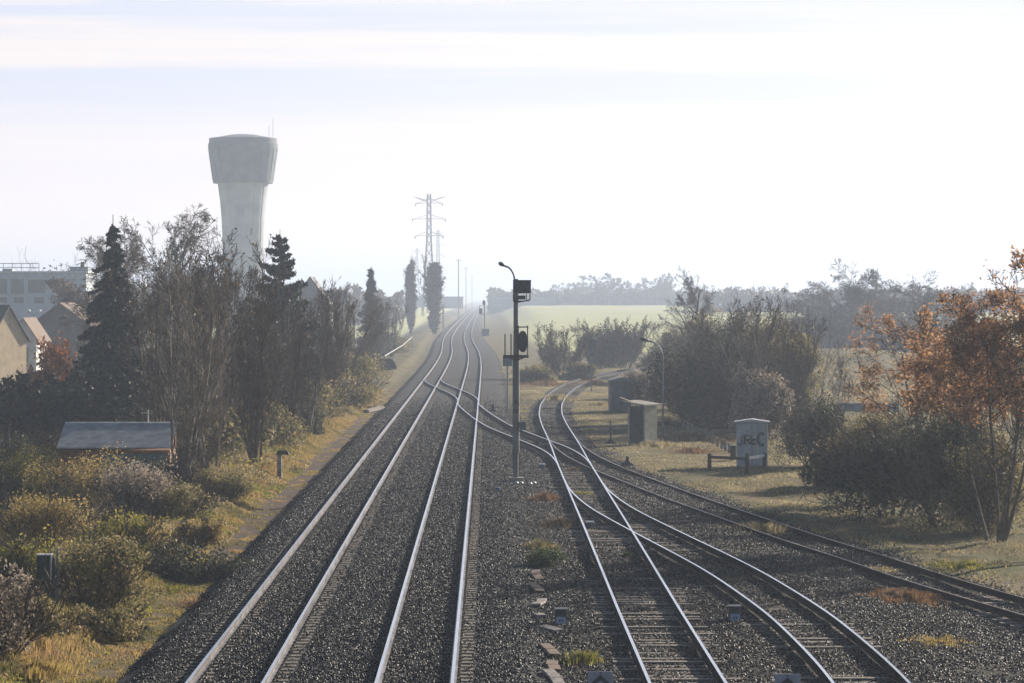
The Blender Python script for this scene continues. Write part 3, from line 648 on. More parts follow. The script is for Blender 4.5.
# darker undergrowth on the left slope below the trees
UG = [(10, 150, 425, L_DARK), (45, 146, 432, L_DARK), (150, 137, 425, L_DARK), (185, 146, 405, L_MIX), (220, 152, 395, L_DARK), (255, 156, 400, L_MIX), (290, 172, 385, L_DARK), (310, 190, 378, L_MIX), (335, 215, 362, L_MIX), (352, 245, 352, L_MIX), (365, 300, 345, L_DARK), (388, 420, 330, L_MIX)]
UGL = ['dark undergrowth at the left edge below the hedge', 'dark undergrowth left of the hut roof', 'dark bush at the right end of the hut', 'brown-green undergrowth among the left stems of the thicket',
 'dark undergrowth in the middle of the thicket', 'brown-green undergrowth behind the bent-topped post', 'dark undergrowth below the cedar', 'brown-green bush at the right foot of the thicket',
 'brown-green bush on the verge before the handrail', 'low scrub beside the bent handrail', 'dark scrub under the handrail end', 'hazy scrub at the foot of the poplars']
for i, (px, d, top, lm) in enumerate(UG):
    put('undergrowth_bush', 'ug%d' % (i % 2 + (0 if lm is L_DARK else 2)), mk_bush(60+i, 5, 4, 3, n=7000, ls=.14, lm=lm), px, d, top, 2.7, UGL[i], 'bush', 'undergrowth on the left bank', wx=1.0)
# ------------------------------------------------------------------ bushes, lower left
LB = [ # px, base row, top row, width px, leaf material, label
 (-4, 664, 566, 92, L_PINK, 'faded pinkish-brown bramble bush at the lower left edge'),
 (92, 612, 540, 105, L_MIX, 'dark green bramble bush right of the trackside box'),
 (36, 560, 490, 90, L_OCH, 'ochre bush just above the trackside box'),
 (22, 520, 446, 90, L_YEL, 'yellow-green leafy shrub at the left edge below the hut'),
 (80, 522, 462, 95, L_OCH, 'rusty ochre scrub in front of the hut, left of the pale seed heads'),
 (130, 528, 470, 90, L_PINK, 'pale shrub with white seed heads in front of the teal panel'),
 (175, 522, 482, 80, L_MIX, 'brownish low bush at the right end of the hut'),
 (118, 570, 516, 70, L_YEL, 'small yellowish bramble above the brush heap'),
 (215, 500, 470, 60, L_MIX, 'olive bush at the foot of the pale bare stems'),
 (8, 600, 540, 70, L_YEL, 'yellowish shrub left of the trackside box'),
 (60, 545, 505, 60, L_MIX, 'mottled scrub between the box and the hut'),
 (140, 560, 520, 60, L_OCH, 'ochre scrub left of the brush heap'),
 (160, 505, 462, 60, L_DARK, 'dark scrub hiding the right foot of the hut'),
 (110, 505, 462, 50, L_PINK, 'whitish seed-head shrub right before the teal panel'),
 (70, 590, 560, 60, L_YEL, 'yellowish scrub below the lineside box'),
 (110, 640, 606, 70, L_MIX, 'low mixed scrub at the foot of the dark green bramble'),
 (40, 640, 600, 60, L_MIX, 'mixed scrub between the pinkish bramble and the dark bramble'),
 (195, 545, 520, 50, L_OCH, 'low ochre tuft above the brush heap'),
]
for i, (px, by, ty, wp, lm, lab) in enumerate(LB):
    x, y, g = G(px, by); w = wp*y/F; h = (by-ty)*y/F
    veg_copy('lb%d' % i, mk_bush(80+i, w, w*.9, h*1.15, n=int(8000*w*h/6)+3800, ls=.062, lm=lm, lobes=11), (x, y+w*.3, g-.05), 1, random.random()*6, lab, 'bush', 'bushes on the left bank', 'bramble_bush')
def saplings():
    for i, (px, by, ty, lab) in enumerate([(22, 520, 440, 'thin bare sapling at the left edge over yellow leaves'), (100, 500, 430, 'thin bare branching sapling in front of the hut roof'), (75, 505, 436, 'spindly bare sapling left of the hut roof'), (88, 512, 424, 'bushy reddish bare sapling across the left part of the hut roof'), (52, 500, 428, 'bare sapling against the dark hedge left of the hut'), (168, 505, 430, 'bare sapling at the right end of the hut')]):
        x, y, g = G(px, by); h = (by-ty)*y/F
        veg_copy('sap', mk_thicket(99, h=3, stems=10, spread=3.2, leaves=0, dens=.9, rmin=.007), (x, y, g), h/3, i*2., lab, 'sapling', 'thin saplings by the hut', 'sapling')
saplings()
x, y, g = G(182, 583)
veg_copy('heap', mk_bush(120, 3.4, 3.0, 1.3, n=8000, ls=.07, lm=L_DARK, lobes=8), (x, y+.8, g-.1), 1, 0, 'low heap of dark cut brushwood on the verge', 'brush heap', None, 'brush_heap')

# ------------------------------------------------------------------ right hand trees and bushes
put('oak_tree', 'oak', mk_tree(140, 9.5, leaves=21000, lm=L_ORANGE, rmin=.008, wide=1.05, lsize=.085, dens=.85, stems=5, bole=.2, up=.09), 996, 99, 250, 8.9, 'young multi-stemmed tree with sparse orange leaves at the right edge', 'tree', rz=1.0)
put('oak_tree', 'oak2', mk_tree(141, 8.5, leaves=15000, lm=L_ORANGE, rmin=.008, wide=1.1, lsize=.085, dens=.85, stems=3, bole=.2, up=.09), 930, 117, 304, 7.8, 'lower orange-leaved tree leaning out left of the multi-stemmed one', 'tree', rz=2.0)
put('oak_tree', 'oak3', mk_tree(142, 9.5, leaves=900, lm=L_BROWN, rmin=.01, wide=.9, lsize=.10, dens=.55, stems=2, bole=.3, up=.1), 1045, 92, 225, 9, 'dark bare tree reaching in at the very right edge', 'tree', rz=0)
RB = [ # px, base, top, width px, mat, label, n factor
 (950, 528, 405, 130, L_DARK, 'big dark bush under the orange tree'), (895, 520, 425, 110, L_DARK, 'dark bush left of the big one, in front of the pale meadow wall'),
 (990, 535, 440, 80, L_MIX, 'brown-green bush at the foot of the orange tree'), (865, 488, 413, 75, L_MIX, 'yellowish brown-green bush beside the dark round one'),
 (816, 468, 398, 66, L_DARK, 'rounded dark brown bush right of the graffitied cabinet'), (832, 488, 452, 50, L_DARK, 'small low dark bush on the grass before the rounded bush'),
 (770, 440, 370, 60, L_PINK, 'pale twiggy shrub behind the graffitied cabinet'), (722, 430, 342, 110, L_DARK, 'large dark evergreen bush behind the row of stub posts'),
 (770, 428, 330, 90, L_MIX, 'tall brownish tree-like bush above the cabinet'), (798, 432, 338, 40, L_MIX, 'right flank of the tall brownish bushes'),
 (690, 425, 355, 60, L_DARK, 'dark sloping bush right of the curved lamp post'), (650, 400, 372, 50, L_PINK, 'pale rough shrub behind the grey metal hut'),
 (670, 404, 366, 46, L_PINK, 'beige twiggy shrub beside the curved lamp post'), (740, 410, 318, 60, L_DARK, 'tall dark ivy-covered mass at the top of the right thicket'),
 (700, 385, 318, 50, L_MIX, 'hazy bush below the bare tree at the left end of the right thicket'), (668, 372, 330, 34, L_MIX, 'small hazy bush at the field edge left of the right thicket'),
]
for i, (px, by, ty, wp, lm, lab) in enumerate(RB):
    x, y, g = G(px, by); w = wp*y/F; h = (by-ty)*y/F
    veg_copy('rb%d' % i, mk_bush(160+i, w, w*.9, h*1.12, n=int(min(20000, 1500*w*h)+4000), ls=.075 if y < 150 else .125, lm=lm, lobes=12), (x, y+w*.3, g-.05), 1, random.random()*6, lab, 'bush', 'bushes on the right', 'dense_bush')
RT = [(746, 176, 285, 'bare tree sticking out of the left part of the right thicket'), (788, 176, 300, 'bare tree standing out of the right flank of the thicket'), (768, 172, 293, 'bare tree in the middle of the right thicket above the cabinet'), (722, 200, 300, 'bare tree at the left shoulder of the right thicket')]
for i, (px, d, top, lab) in enumerate(RT): put('bare_tree', TH[(i*3+1) % 4][0], TH[(i*3+1) % 4][1], px, d, top, 9.8, lab, 'tree', 'bare trees on the right', wx=1.2)
put('bare_tree', 'bt1', mk_tree(201, 10, rmin=.008, dens=1.25), 693, 300, 266, 9.2, 'bare spreading tree at the edge of the field, left of the right thicket', 'tree')
put('bare_tree', 'bt2', mk_tree(202, 10, rmin=.010, dens=1.75, wide=1.2, bole=.15, up=.05), 848, 430, 258, 9.2, 'large hazy bare tree beyond the meadow mound', 'tree', 'hazy trees beyond the meadow', wx=1.25)
put('bare_tree', 'bt2', None, 812, 450, 282, 9.2, 'hazy bare tree left of the large one beyond the meadow', 'tree', 'hazy trees beyond the meadow', wx=1.3)
put('bare_tree', 'bt2', None, 885, 440, 276, 9.2, 'hazy bare tree right of the large one, above the white van', 'tree', 'hazy trees beyond the meadow', wx=1.3)
put('bare_tree', 'bt2', None, 922, 400, 270, 9.2, 'hazy bare tree behind the crown of the orange tree', 'tree', 'hazy trees beyond the meadow', wx=1.2)
put('bare_tree', 'bt2', None, 965, 420, 282, 9.2, 'hazy bare tree seen through the orange branches near the right edge', 'tree', 'hazy trees beyond the meadow', wx=1.3)
for i, (px, d, top, wx, lab) in enumerate([(835, 425, 305, 1.5, 'hazy dark scrub under the large tree beyond the meadow'), (870, 430, 308, 1.5, 'hazy dark scrub behind the white van'), (905, 420, 312, 1.5, 'hazy scrub behind the orange tree'), (945, 410, 312, 1.5, 'hazy scrub seen between orange branches'), (800, 430, 312, 1.3, 'hazy scrub touching the right thicket')]):
    put('dense_bush', 'hz', mk_bush(210, 8, 6, 6, n=9000, ls=.32, lm=L_FAR, lobes=12), px, d, top, 5.3, lab, 'bush', 'hazy scrub beyond the meadow', wx=wx)
put('bare_bush', 'bb1', mk_thicket(221, h=5, stems=18, spread=3.0, leaves=500, lm=L_BROWN, rmin=.006, dens=1.1), 562, 290, 322, 4.9, 'bare twiggy shrub in front of the pale field, right of the signal mast', 'bush', wx=1.1)
put('dense_bush', 'bb2', mk_bush(222, 6.5, 5, 5, n=12000, ls=.22, lm=L_FAR, lobes=12), 612, 335, 324, 4.6, 'wide rounded hazy bush in front of the pale field', 'bush')
put('bare_bush', 'bb1', None, 602, 332, 318, 4.9, 'bare twigs rising from the left of the rounded field bush', 'bush', None, wx=.9)
put('bare_bush', 'bb1', None, 622, 333, 315, 4.9, 'bare twigs rising from the right of the rounded field bush', 'bush', None, wx=.9)
put('dense_bush', 'bb3', mk_bush(223, 5, 4, 2.2, n=5000, ls=.2, lm=L_MIX), 535, 272, 365, 2.1, 'low dull bush below the twiggy shrub', 'bush')
put('dense_bush', 'bb3', None, 655, 330, 352, 2.1, 'low hazy bush at the right foot of the rounded field bush', 'bush')
put('dense_bush', 'bb3', None, 577, 285, 362, 2.1, 'low dull bush between the signals', 'bush')
for px, lab in ((836, 'thin pale sapling on the meadow, left one'), (846, 'thin pale sapling on the meadow, right one')):
    put('sapling', 'sp2', mk_thicket(231, h=4, stems=3, spread=.8, leaves=120, lm=L_OCH, bark=M_BARKP, dens=.5, rmin=.012), px, 225, 345, 3.9, lab, 'sapling', 'saplings on the meadow')

# distance: poplars, tree line
put('poplar_tree', 'po1', mk_column(240, 17, 4.0), 434, 660, 256, 16.5, 'broader columnar poplar, right of the pair beside the tracks', 'poplar', wx=1.75)
put('poplar_tree', 'po2', mk_column(241, 17, 3.0), 411, 690, 258, 16.5, 'slimmer columnar poplar, left of the pair beside the tracks', 'poplar', wx=1.5)
FT = [('ft1', mk_tree(251, 15, rmin=.04, dens=.9, leaves=3000, lm=L_FAR, lsize=.3, bark=M_BARKF)), ('ft2', mk_tree(252, 15, rmin=.04, dens=.9, wide=.8, leaves=2600, lm=L_FAR, lsize=.3, bark=M_BARKF)), ('ft3', mk_thicket(253, 15, stems=4, spread=1.2, rmin=.07, leaves=300, lm=L_FAR, dens=.6, bark=M_BARKF))]
r_ = random.Random(9); n_ = 0
for k in range(46):
    px = 553+k*4.4+r_.uniform(-2, 2); top = 277+r_.uniform(-4, 7) if 575 < px < 668 else 285+r_.uniform(-4, 6)
    if px > 700: top = 288+r_.uniform(-3, 4)
    a = FT[r_.randrange(3)]; put('far_tree', a[0], a[1], px, 1380+r_.uniform(-60, 120), top, 14, 'one of the faint trees in the wood line across the far side of the field', 'tree', 'tree line beyond the field', wx=1.15)
for k in range(34):
    px = 705+k*9.6+r_.uniform(-3, 3); a = FT[r_.randrange(3)]
    put('far_tree', a[0], a[1], px, 1050+r_.uniform(-60, 120), 290+r_.uniform(-4, 3), 14, 'one of the faint far trees low on the horizon at the right', 'tree', 'far trees at the right', wx=1.3)
def far_wood(name, x0, x1, d, top, seed, n=9000, ls=2.2):
    r = np.random.default_rng(seed); px = r.uniform(x0, x1, n); y = d+r.uniform(-15, 40, n); x = (px-512)*d/F; g = gz(x, y)
    hh = (CH-(top-HY)*d/F); hm = (hh-g)*(.75+.5*vnoise(px*.12, px*0, seed)); z = g+hm*r.uniform(0, 1, n)**.8
    o = link(leaf_mesh(name, r, np.c_[x, y, z], ls, L_FAR)); tag(o, kind='stuff')
far_wood('far_wood', 489, 715, 1360, 293, 1, 9000)
far_wood('far_wood', 700, 1040, 1000, 294, 2, 8000)
far_wood('far_wood', -60, 400, 900, 292, 3, 5000)

# ------------------------------------------------------------------ grass
def blades(name, x, y, h, m, tintbase, seed, wd=.022, lean=.5):
    r = np.random.default_rng(seed); N = len(x); z = gz(x, y)-.01; a = r.uniform(0, 6.28, N); hh = h*r.uniform(.5, 1.3, N); b = r.uniform(0, 6.28, N); l = hh*r.uniform(.1, lean, N)
    P = np.c_[x, y, z]; s = np.c_[np.cos(a), np.sin(a), 0*a]*(wd*.5*r.uniform(.6, 1.4, N))[:, None]
    mid = P+np.c_[np.cos(b)*l*.4, np.sin(b)*l*.4, hh*.6]; tip = P+np.c_[np.cos(b)*l, np.sin(b)*l, hh*.95]
    V = np.stack([P-s, P+s, mid+s*.7, tip, mid-s*.7], 1).reshape(-1, 3); i = np.arange(N)[:, None]*5+np.arange(5)[None]
    t = np.clip(tintbase+r.normal(size=N)*.17, 0, 1)
    o = link(npmesh(name, V, i, m, tint=np.repeat(t, 5))); tag(o, kind='stuff'); return o
rg = np.random.default_rng(77)
x, y = scatter(rg, 420000, 56, 150); u = x-cx(y); n1 = vnoise(x*.6, y*.45, 51); n2 = vnoise(x*2.2, y*1.4, 52); n3 = vnoise(x*.35, y*.2, 53)
k = (u < -7.2) & (u > -24) & (n1*.7+n2*.5 > .42+.25*sm(-9.5, -7.2, u)); x, y, n1, n2, n3, u = x[k], y[k], n1[k], n2[k], n3[k], u[k]
z = gz(x, y)+rg.random(len(x))**1.3*(.10+.75*n1*n2*sm(-7.6, -9.8, u)+.5*sm(-11, -16, u)*n2)
for nm_, m_, k in (('bank_scrub', leafmat('scrub_leaves', [(.06, .055, .025), (.17, .14, .05), (.32, .24, .10), (.46, .37, .22)], .45), n3 < .55), ('green_scrub', L_YEL, n3 >= .55)):
    tag(link(leaf_mesh(nm_, rg, np.c_[x, y, z][k], .075, m_, clump=n2[k])), kind='stuff')
x, y = scatter(rg, 2600000, 56, 260); u = x-cx(y)
n1 = vnoise(x*.8, y*.5, 21); n2 = vnoise(x*.3, y*.15, 22)
k = (u < -6.2) & (u > -22) & ((u < -7.6+.5*vnoise(x, y*.5, 66)) | (vnoise(x*1.7, y*1.1, 63) > .30+.34*sm(85, 100, y))) & (n1 > .12); x, y, n1, n2, u = x[k], y[k], n1[k], n2[k], u[k]
blades('verge_grass', x, y, (.07+.30*n1*sm(-7.2, -8.6, u))*(.45+1.3*vnoise(x*3.1, y*2.0, 61)**2), L_GRASS, np.clip(-.05+.75*vnoise(x*.9, y*.6, 62)+.5*n2, 0, 1), 1, wd=.03)
x, y = scatter(rg, 900000, 70, 330); u = x-cx(y); Ds = TD[np.argsort(TD[:, 1])]; xr = np.interp(y, Ds[:, 1], Ds[:, 0])
n1 = vnoise(x*.7, y*.4, 31); n2 = vnoise(x*.25, y*.12, 32)
Cs = TC[np.argsort(TC[:, 1])]; xc = np.interp(y, Cs[:, 1], Cs[:, 0])
k = (((y < 168) & (x > xr+1.6)) | ((y >= 168) & (u > 3.6) & (np.abs(x-xc) > 1.5))) & (n1+n2*.6 > .62)
x, y, n1, n2 = x[k], y[k], n1[k], n2[k]
blades('dry_grass', x, y, .03+.10*n1*(.4+vnoise(x*2.5, y*1.6, 71)), L_DRY, np.clip(.0+.6*n2+.5*vnoise(x*1.1, y*.5, 72), 0, 1), 2, wd=.03, lean=1.6)
x, y = scatter(rg, 60000, 60, 170); u = x-cx(y); k = (u < -9.0) & (u > -22) & (vnoise(x*.5, y*.35, 91) > .42) & (rg.random(len(x)) < sm(-8.6, -11, u)); x, y, u = x[k], y[k], u[k]
blades('tall_dry_stalks', x, y, .35+.75*vnoise(x*.7, y*.5, 92)*sm(-9, -12, u), leafmat('dry_stalks', [(.10, .075, .04), (.26, .19, .10), (.46, .37, .23)], .4), vnoise(x*1.2, y*.8, 93), 5, wd=.028, lean=.45)
def weed(px, by, wp, h, m, label, seed, n=900, cat='weed clump', wd=.02, ls=0):
    x, y, g = G(px, by); w = wp*y/F; r = np.random.default_rng(seed)
    rr = np.minimum(w*.27*np.abs(r.normal(size=n)), w*.75); a = r.uniform(0, 6.28, n); X = rr*np.cos(a); Y = rr*np.sin(a)*1.6; hh = h*r.uniform(.25, 1.1, n)*np.clip(1-.9*rr/w, .2, 1)*(.35+.9*vnoise(X*5, Y*4, seed)); l = hh*r.uniform(.1, .7, n)
    P = np.c_[X, Y, X*0]; s = np.c_[np.cos(a*3), np.sin(a*3), 0*a]*wd*.5; t2 = P+np.c_[np.cos(a)*l, np.sin(a)*l, hh]; mid = P+np.c_[np.cos(a)*l*.3, np.sin(a)*l*.3, hh*.55]
    V = np.stack([P-s, P+s, mid+s*.8, t2, mid-s*.8], 1).reshape(-1, 3)
    me = npmesh('weed_clump', V, np.arange(n)[:, None]*5+np.arange(5)[None], m, tint=np.repeat(r.random(n), 5))
    o = link(me); o.location = (x, y, g); tag(o, label, cat, 'weeds among the tracks'); return o
x, y, g = G(549, 566)
veg_copy('wgb', mk_bush(300, 1.35, 1.6, .62, n=3200, ls=.05, lm=L_GREEN, lobes=8, twig=False), (x, y, g-.03), 1, 0, 'low dark green bush between the main line and the sidings', 'bush', None, 'low_bush')
weed(583, 662, 40, .4, L_YEL, 'yellowish weed clump just above the left chevron plate', 1, 900)
weed(560, 525, 50, .35, L_BROWN, 'brown dead weeds behind the low dark green bush', 2, 1500)
weed(545, 500, 36, .4, L_RUSTW, 'rust-brown weeds near the foot of the signal mast', 3, 1200)
weed(584, 494, 26, .18, L_YEL, 'pale yellow tuft between the siding rails below the junction', 4, 500)
weed(627, 557, 14, .22, L_GREEN, 'tiny green tuft between rails of the middle siding', 5, 260)
weed(905, 598, 90, .25, L_RUSTW, 'rusty orange patch of dry weeds in the gravel at lower right', 6, 4200, wd=.03)
weed(938, 642, 70, .12, L_OCH, 'low yellow weeds on gravel near the lower right edge', 7, 1200)
weed(762, 530, 75, .34, L_DRY, 'dry straw weeds over the dull rails below the cabinet', 8, 1600)
weed(880, 570, 60, .1, L_DRY, 'thin straw weeds along the dull rails further right', 9, 900)
weed(540, 548, 40, .35, L_MIX, 'dull weeds left of the low dark green bush', 10, 900)
weed(575, 470, 22, .2, L_BROWN, 'brown weeds beside the siding junction', 11, 500)
weed(700, 440, 90, .45, L_RUSTW, 'reddish dry weeds beside the row of stub posts', 12, 3000, wd=.035)
weed(555, 400, 40, .6, L_DRY, 'dry straw weeds left of the winding siding', 13, 1500, wd=.05)
for i_, (px_, by_, wp_, h_, m_, l_) in enumerate([(655, 446, 60, .4, L_DRY, 'straw weeds right of the concrete hut'), (690, 452, 60, .3, L_RUSTW, 'reddish weeds left of the timber barrier'), (720, 440, 50, .5, L_DRY, 'tall straw weeds around the stub posts'), (600, 405, 40, .35, L_DRY, 'straw weeds left of the metal hut'),
        (545, 385, 60, .6, L_RUSTW, 'reddish scrubby weeds left of the siding curve'), (525, 372, 50, .7, L_DRY, 'hazy straw weeds right of the signal mast'), (640, 392, 60, .6, L_DRY, 'straw weeds behind the metal hut'), (595, 384, 40, .5, L_RUSTW, 'reddish weeds at the foot of the slim signal post'),
        (760, 470, 60, .25, L_DRY, 'straw tufts below the timber barrier'), (668, 425, 40, .5, L_RUSTW, 'reddish weeds at the foot of the curved lamp post'), (790, 492, 50, .2, L_DRY, 'straw tufts on the grass right of the barrier'), (960, 566, 90, .16, L_YEL, 'greenish tufts in front of the orange tree')]):
    weed(px_, by_, wp_, h_, m_, l_, 40+i_, 1500, wd=.03)
weed(205, 605, 60, .22, L_RUSTW, 'rusty low weeds at the ballast edge on the left', 14, 1800)
weed(30, 672, 90, .35, L_OCH, 'golden grass clump at the lower left corner', 15, 3500, wd=.025)
weed(170, 590, 60, .18, L_YEL, 'yellow-green weeds below the brush heap', 16, 1200)

# ------------------------------------------------------------------ structures of the distance
def water_tower():
    d = 720.0; x = (243-512)*d/F; s = d/F; g = float(gz(x, d)); zz = lambda py: CH-(py-HY)*s-g
    t = thing('water_tower', 'tall flared concrete water tower with wide tapered tank', 'water tower', (x, d, g))
    pr = [(20.2*s, -1), (20.2*s, zz(260)), (20.5*s, zz(240)), (21.3*s, zz(220)), (22.8*s, zz(202)), (25.4*s, zz(182.4))]
    n = 96; vs = []; fs = []
    for r, z in pr:
        for k in range(n):
            q = r*(1-.028*(1 if (k % 8) in (0,) else 0)); a = 2*math.pi*k/n; vs.append((q*math.cos(a), q*math.sin(a), z))
    for i in range(len(pr)-1):
        for k in range(n): fs.append((i*n+k, i*n+(k+1) % n, (i+1)*n+(k+1) % n, (i+1)*n+k))
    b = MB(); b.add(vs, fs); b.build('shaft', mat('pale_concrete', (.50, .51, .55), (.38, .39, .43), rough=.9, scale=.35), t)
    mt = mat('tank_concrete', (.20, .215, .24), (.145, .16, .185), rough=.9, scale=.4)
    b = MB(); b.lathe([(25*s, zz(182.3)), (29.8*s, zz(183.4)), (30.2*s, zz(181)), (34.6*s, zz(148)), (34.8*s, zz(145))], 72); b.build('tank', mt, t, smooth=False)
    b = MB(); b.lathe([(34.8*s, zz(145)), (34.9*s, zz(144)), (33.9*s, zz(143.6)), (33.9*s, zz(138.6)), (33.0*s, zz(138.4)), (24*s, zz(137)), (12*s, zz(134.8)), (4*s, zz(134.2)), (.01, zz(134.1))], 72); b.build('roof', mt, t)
    b = MB()
    for k in range(24):
        a = 2*math.pi*(k+.5)/24; r0, r1 = 30.25*s, 34.7*s; b.tube([(r0*math.cos(a), r0*math.sin(a), zz(180.8)), (r1*math.cos(a), r1*math.sin(a), zz(148.5))], .05, 4)
    b.build('tank_ribs', mt, t)
    for dx, h in ((26, 12), (30, 20)):
        b = MB(); b.tube([(dx*s, 0, zz(138.5)), (dx*s, 0, zz(138.5-h))], .05, 5); b.build('antenna', M_GALV, t)
    for k in range(3):
        b = MB(); b.box((-2+k*2.2, -18.95*s, zz(232)), (.45, .3, 1.4)); b.build('slit_window', M_DARK, t)
water_tower()
def pylon(px, d, top, wpx, label, sc=1.0, rmin=.09):
    x = (px-512)*d/F; g = float(gz(x, d)); s = d/F; H = (HY-top)*s+CH-g
    t = thing('electricity_pylon', label, 'pylon', (x, d, g), R(8)); b = MB(); k = H/50
    def w(z): return (5.4-(z/H)/.62*3.6 if z < .62*H else 1.8-.5*(z/H-.62)/.38)*k
    zs = [0, .14, .27, .38, .48, .56, .63, .70, .76, .82, .88, .94, 1.0]
    for i in range(len(zs)-1):
        z0, z1 = zs[i]*H, zs[i+1]*H; a, c = w(z0)/2, w(z1)/2
        for sx in (-1, 1):
            for sy in (-1, 1):
                b.tube([(sx*a, sy*a, z0), (sx*c, sy*c, z1)], rmin*1.3, 4, cap=False)
            b.tube([(sx*a, -a, z0), (sx*c, c, z1)], rmin*.6, 3, cap=False); b.tube([(sx*a, a, z0), (sx*c, -c, z1)], rmin*.6, 3, cap=False)
            b.tube([(-sx*a, sx*a, z0), (sx*c, sx*c, z1)], rmin*.7, 3, cap=False); b.tube([(sx*a, sx*a, z0), (-sx*c, sx*c, z1)], rmin*.7, 3, cap=False)
        b.tube([(-c, -c, z1), (c, -c, z1)], rmin*.7, 3, cap=False)
    b.build('lattice_tower', M_GALV, t)
    hw = wpx*s*.5
    for zf, wf, tilt in ((.945, 1, .035), (.93, .82, -.008), (.80, 1.0, -.005), (.665, .85, -.008)):
        b = MB(); z = zf*H
        for sx in (-1, 1):
            e = (sx*hw*wf, 0, z+tilt*H)
            for sy in (-.6, .6): b.tube([(sx*.6*k, sy*k, z+(.0 if tilt < 0.02 else .0)), e], rmin*.8, 3, cap=False); b.tube([(sx*.6*k, sy*k, z+.032*H*(1 if tilt < .02 else -.3)), e], rmin*.7, 3, cap=False)
            if tilt < .02: b.tube([e, (e[0], 0, e[2]-.02*H)], rmin*1.5, 4)
        b.build('cross_arm', M_GALV, t)
    return t
pylon(429, 1150, 194, 33, 'large lattice electricity pylon rising behind the two poplars', rmin=.14)
pylon(438, 1900, 230, 14, 'faint smaller pylon just right of the large lattice one', rmin=.12)
pylon(417, 2200, 248, 12, 'very faint pylon behind the slimmer poplar', rmin=.12)
def pole(px, d, top, r, label):
    x, y, g = at(px, d); h = CH-(top-HY)*d/F-g; b = MB(); b.tube([(0, 0, -.2), (0, 0, h)], [r, r*.7], 8); b.box((0, 0, h-.6), (2.2, .15, .15))
    o = b.build('utility_pole', M_GALV, None); o.location = (x, y, g); tag(o, label, 'pole', 'distant poles')
pole(458.5, 1100, 259, .22, 'tallest thin distant pole left of where the rails vanish')
pole(466, 1500, 267, .2, 'fainter thin pole right of the tallest distant pole')
pole(472, 1900, 275, .2, 'faintest thin pole next to where the rails vanish')
def cables():
    b = MB()
    x1, y1 = (429-512)*1150/F, 1150
    for (dx, z1, px2, z2y) in ((6, 36.5, 1000, 262), (-6, 36.5, 1000, 258), (6, 42, 1000, 248)):
        d2 = 1500; x2 = (px2-512)*d2/F; z2 = CH-(z2y-HY)*d2/F; pts = []
        for i in range(25):
            t = i/24; pts.append((x1+dx+(x2-x1-dx)*t, y1+(d2-y1)*t, z1+(z2-z1)*t-14*4*t*(1-t)*.35))
        b.tube(pts, .035, 3, cap=False)
    o = b.build('power_cables', M_GALV); tag(o, 'thin power cables sagging away to the right of the large pylon', 'cables')
cables()
def far_shed(px0, px1, y0, y1, d, label):
    s = d/F; x0, x1 = (px0-512)*s, (px1-512)*s; zt = CH-(y0-HY)*s; xm = (x0+x1)/2; g = float(gz(xm, d)); w = x1-x0
    t = thing('warehouse', label, 'building', (xm, d, g)); b = MB(); b.box((0, 6, (zt-g)/2-.4), (w, 12, zt-g+.8-.7)); b.build('wall', mat('grey_cladding', (.14, .17, .20), (.11, .13, .16), scale=.2), t)
    b = MB(); b.box((0, 6, zt-g-.2), (w+.6, 12.6, .4)); b.build('roof', M_GALV, t)
far_shed(398, 463, 296.5, 305, 1500, 'long low hazy grey shed behind the poplars')
far_shed(488, 556, 297.5, 306, 1300, 'low hazy blue-grey building right of where the rails vanish')
# houses on the left
M_RENDER = mat('grey_render', (.17, .15, .125), (.12, .105, .09), rough=.95, scale=.8)
M_CREAM = mat('cream_render', (.55, .44, .28), (.42, .33, .21), rough=.9, scale=1)
M_TILE = mat('brown_roof_tiles', (.20, .13, .085), (.12, .08, .055), rough=.85, scale=2, bump=.3)
M_SLATE = mat('dark_slate', (.07, .07, .075), (.045, .045, .05), rough=.7, scale=2)
M_GLASS = mat('dark_glass', (.08, .10, .12), (.05, .06, .07), rough=.15, scale=1, spec=.6)
def gable_house(name, label, x, y, g, w, dep, eave, ridge, rz, wall, roof, wins, chim=None):
    t = thing(name, label, 'house', (x, y, g), rz); b = MB()
    b.prism([(-w/2, -.5), (w/2, -.5), (w/2, eave), (0, ridge), (-w/2, eave)], 0, dep); b.build('wall', wall, t)
    b = MB(); o = .35; th = .18; k = (ridge-eave)/(w/2)
    for sgn in (-1, 1):
        poly = [(sgn*(w/2+o), eave-o*k+.02), (0, ridge+.02), (0, ridge+.02+th), (sgn*(w/2+o), eave-o*k+.02+th)]
        b.prism(poly if sgn > 0 else poly[::-1], -.3, dep+.3)
    r = b.build('roof', roof, t)
    if chim:
        b = MB(); b.box((chim[0], chim[1], ridge+.3), (.7, .7, 1.9)); b.box((chim[0], chim[1], ridge+1.3), (.85, .85, .12)); b.build('chimney', M_TILE, r)
    for (wx, wz, ww, wh) in wins:
        b = MB(); b.box((wx, -.02, wz), (ww+.16, .06, wh+.16)); f = b.build('window', M_WHITE, t); b = MB(); b.box((wx, -.06, wz), (ww, .04, wh)); b.build('pane', M_GLASS, f)
    return t
x, y, g = at(60, 350); gable_house('house', 'large grey rendered house gable behind the orange bush', x, y, g, 8.6, 11, 5.4, 8.55, 0, M_RENDER, M_TILE, [(-2.4, 1.5, .9, 1.3), (2.4, 1.5, .9, 1.3)], (2.2, 7))
x, y, g = at(23.5, 318); gable_house('house', 'small white house with tan roof between the cream gable and grey gable', x, y, g, 2.7, 8, 5.0, 7.0, R(0), M_WHITE, M_TILE, [(-.5, 2.6, .35, 3.4), (.35, 3.2, .35, 1.6)])
x, y, g = at(9, 300)
t = gable_house('house', 'house at the left edge with dark slate roof and sunlit cream gable', x-.2, y+.6, g, 6.0, 6, 5.2, 8.4, R(62), M_CREAM, M_SLATE, [])
x, y, g = at(5, 290)
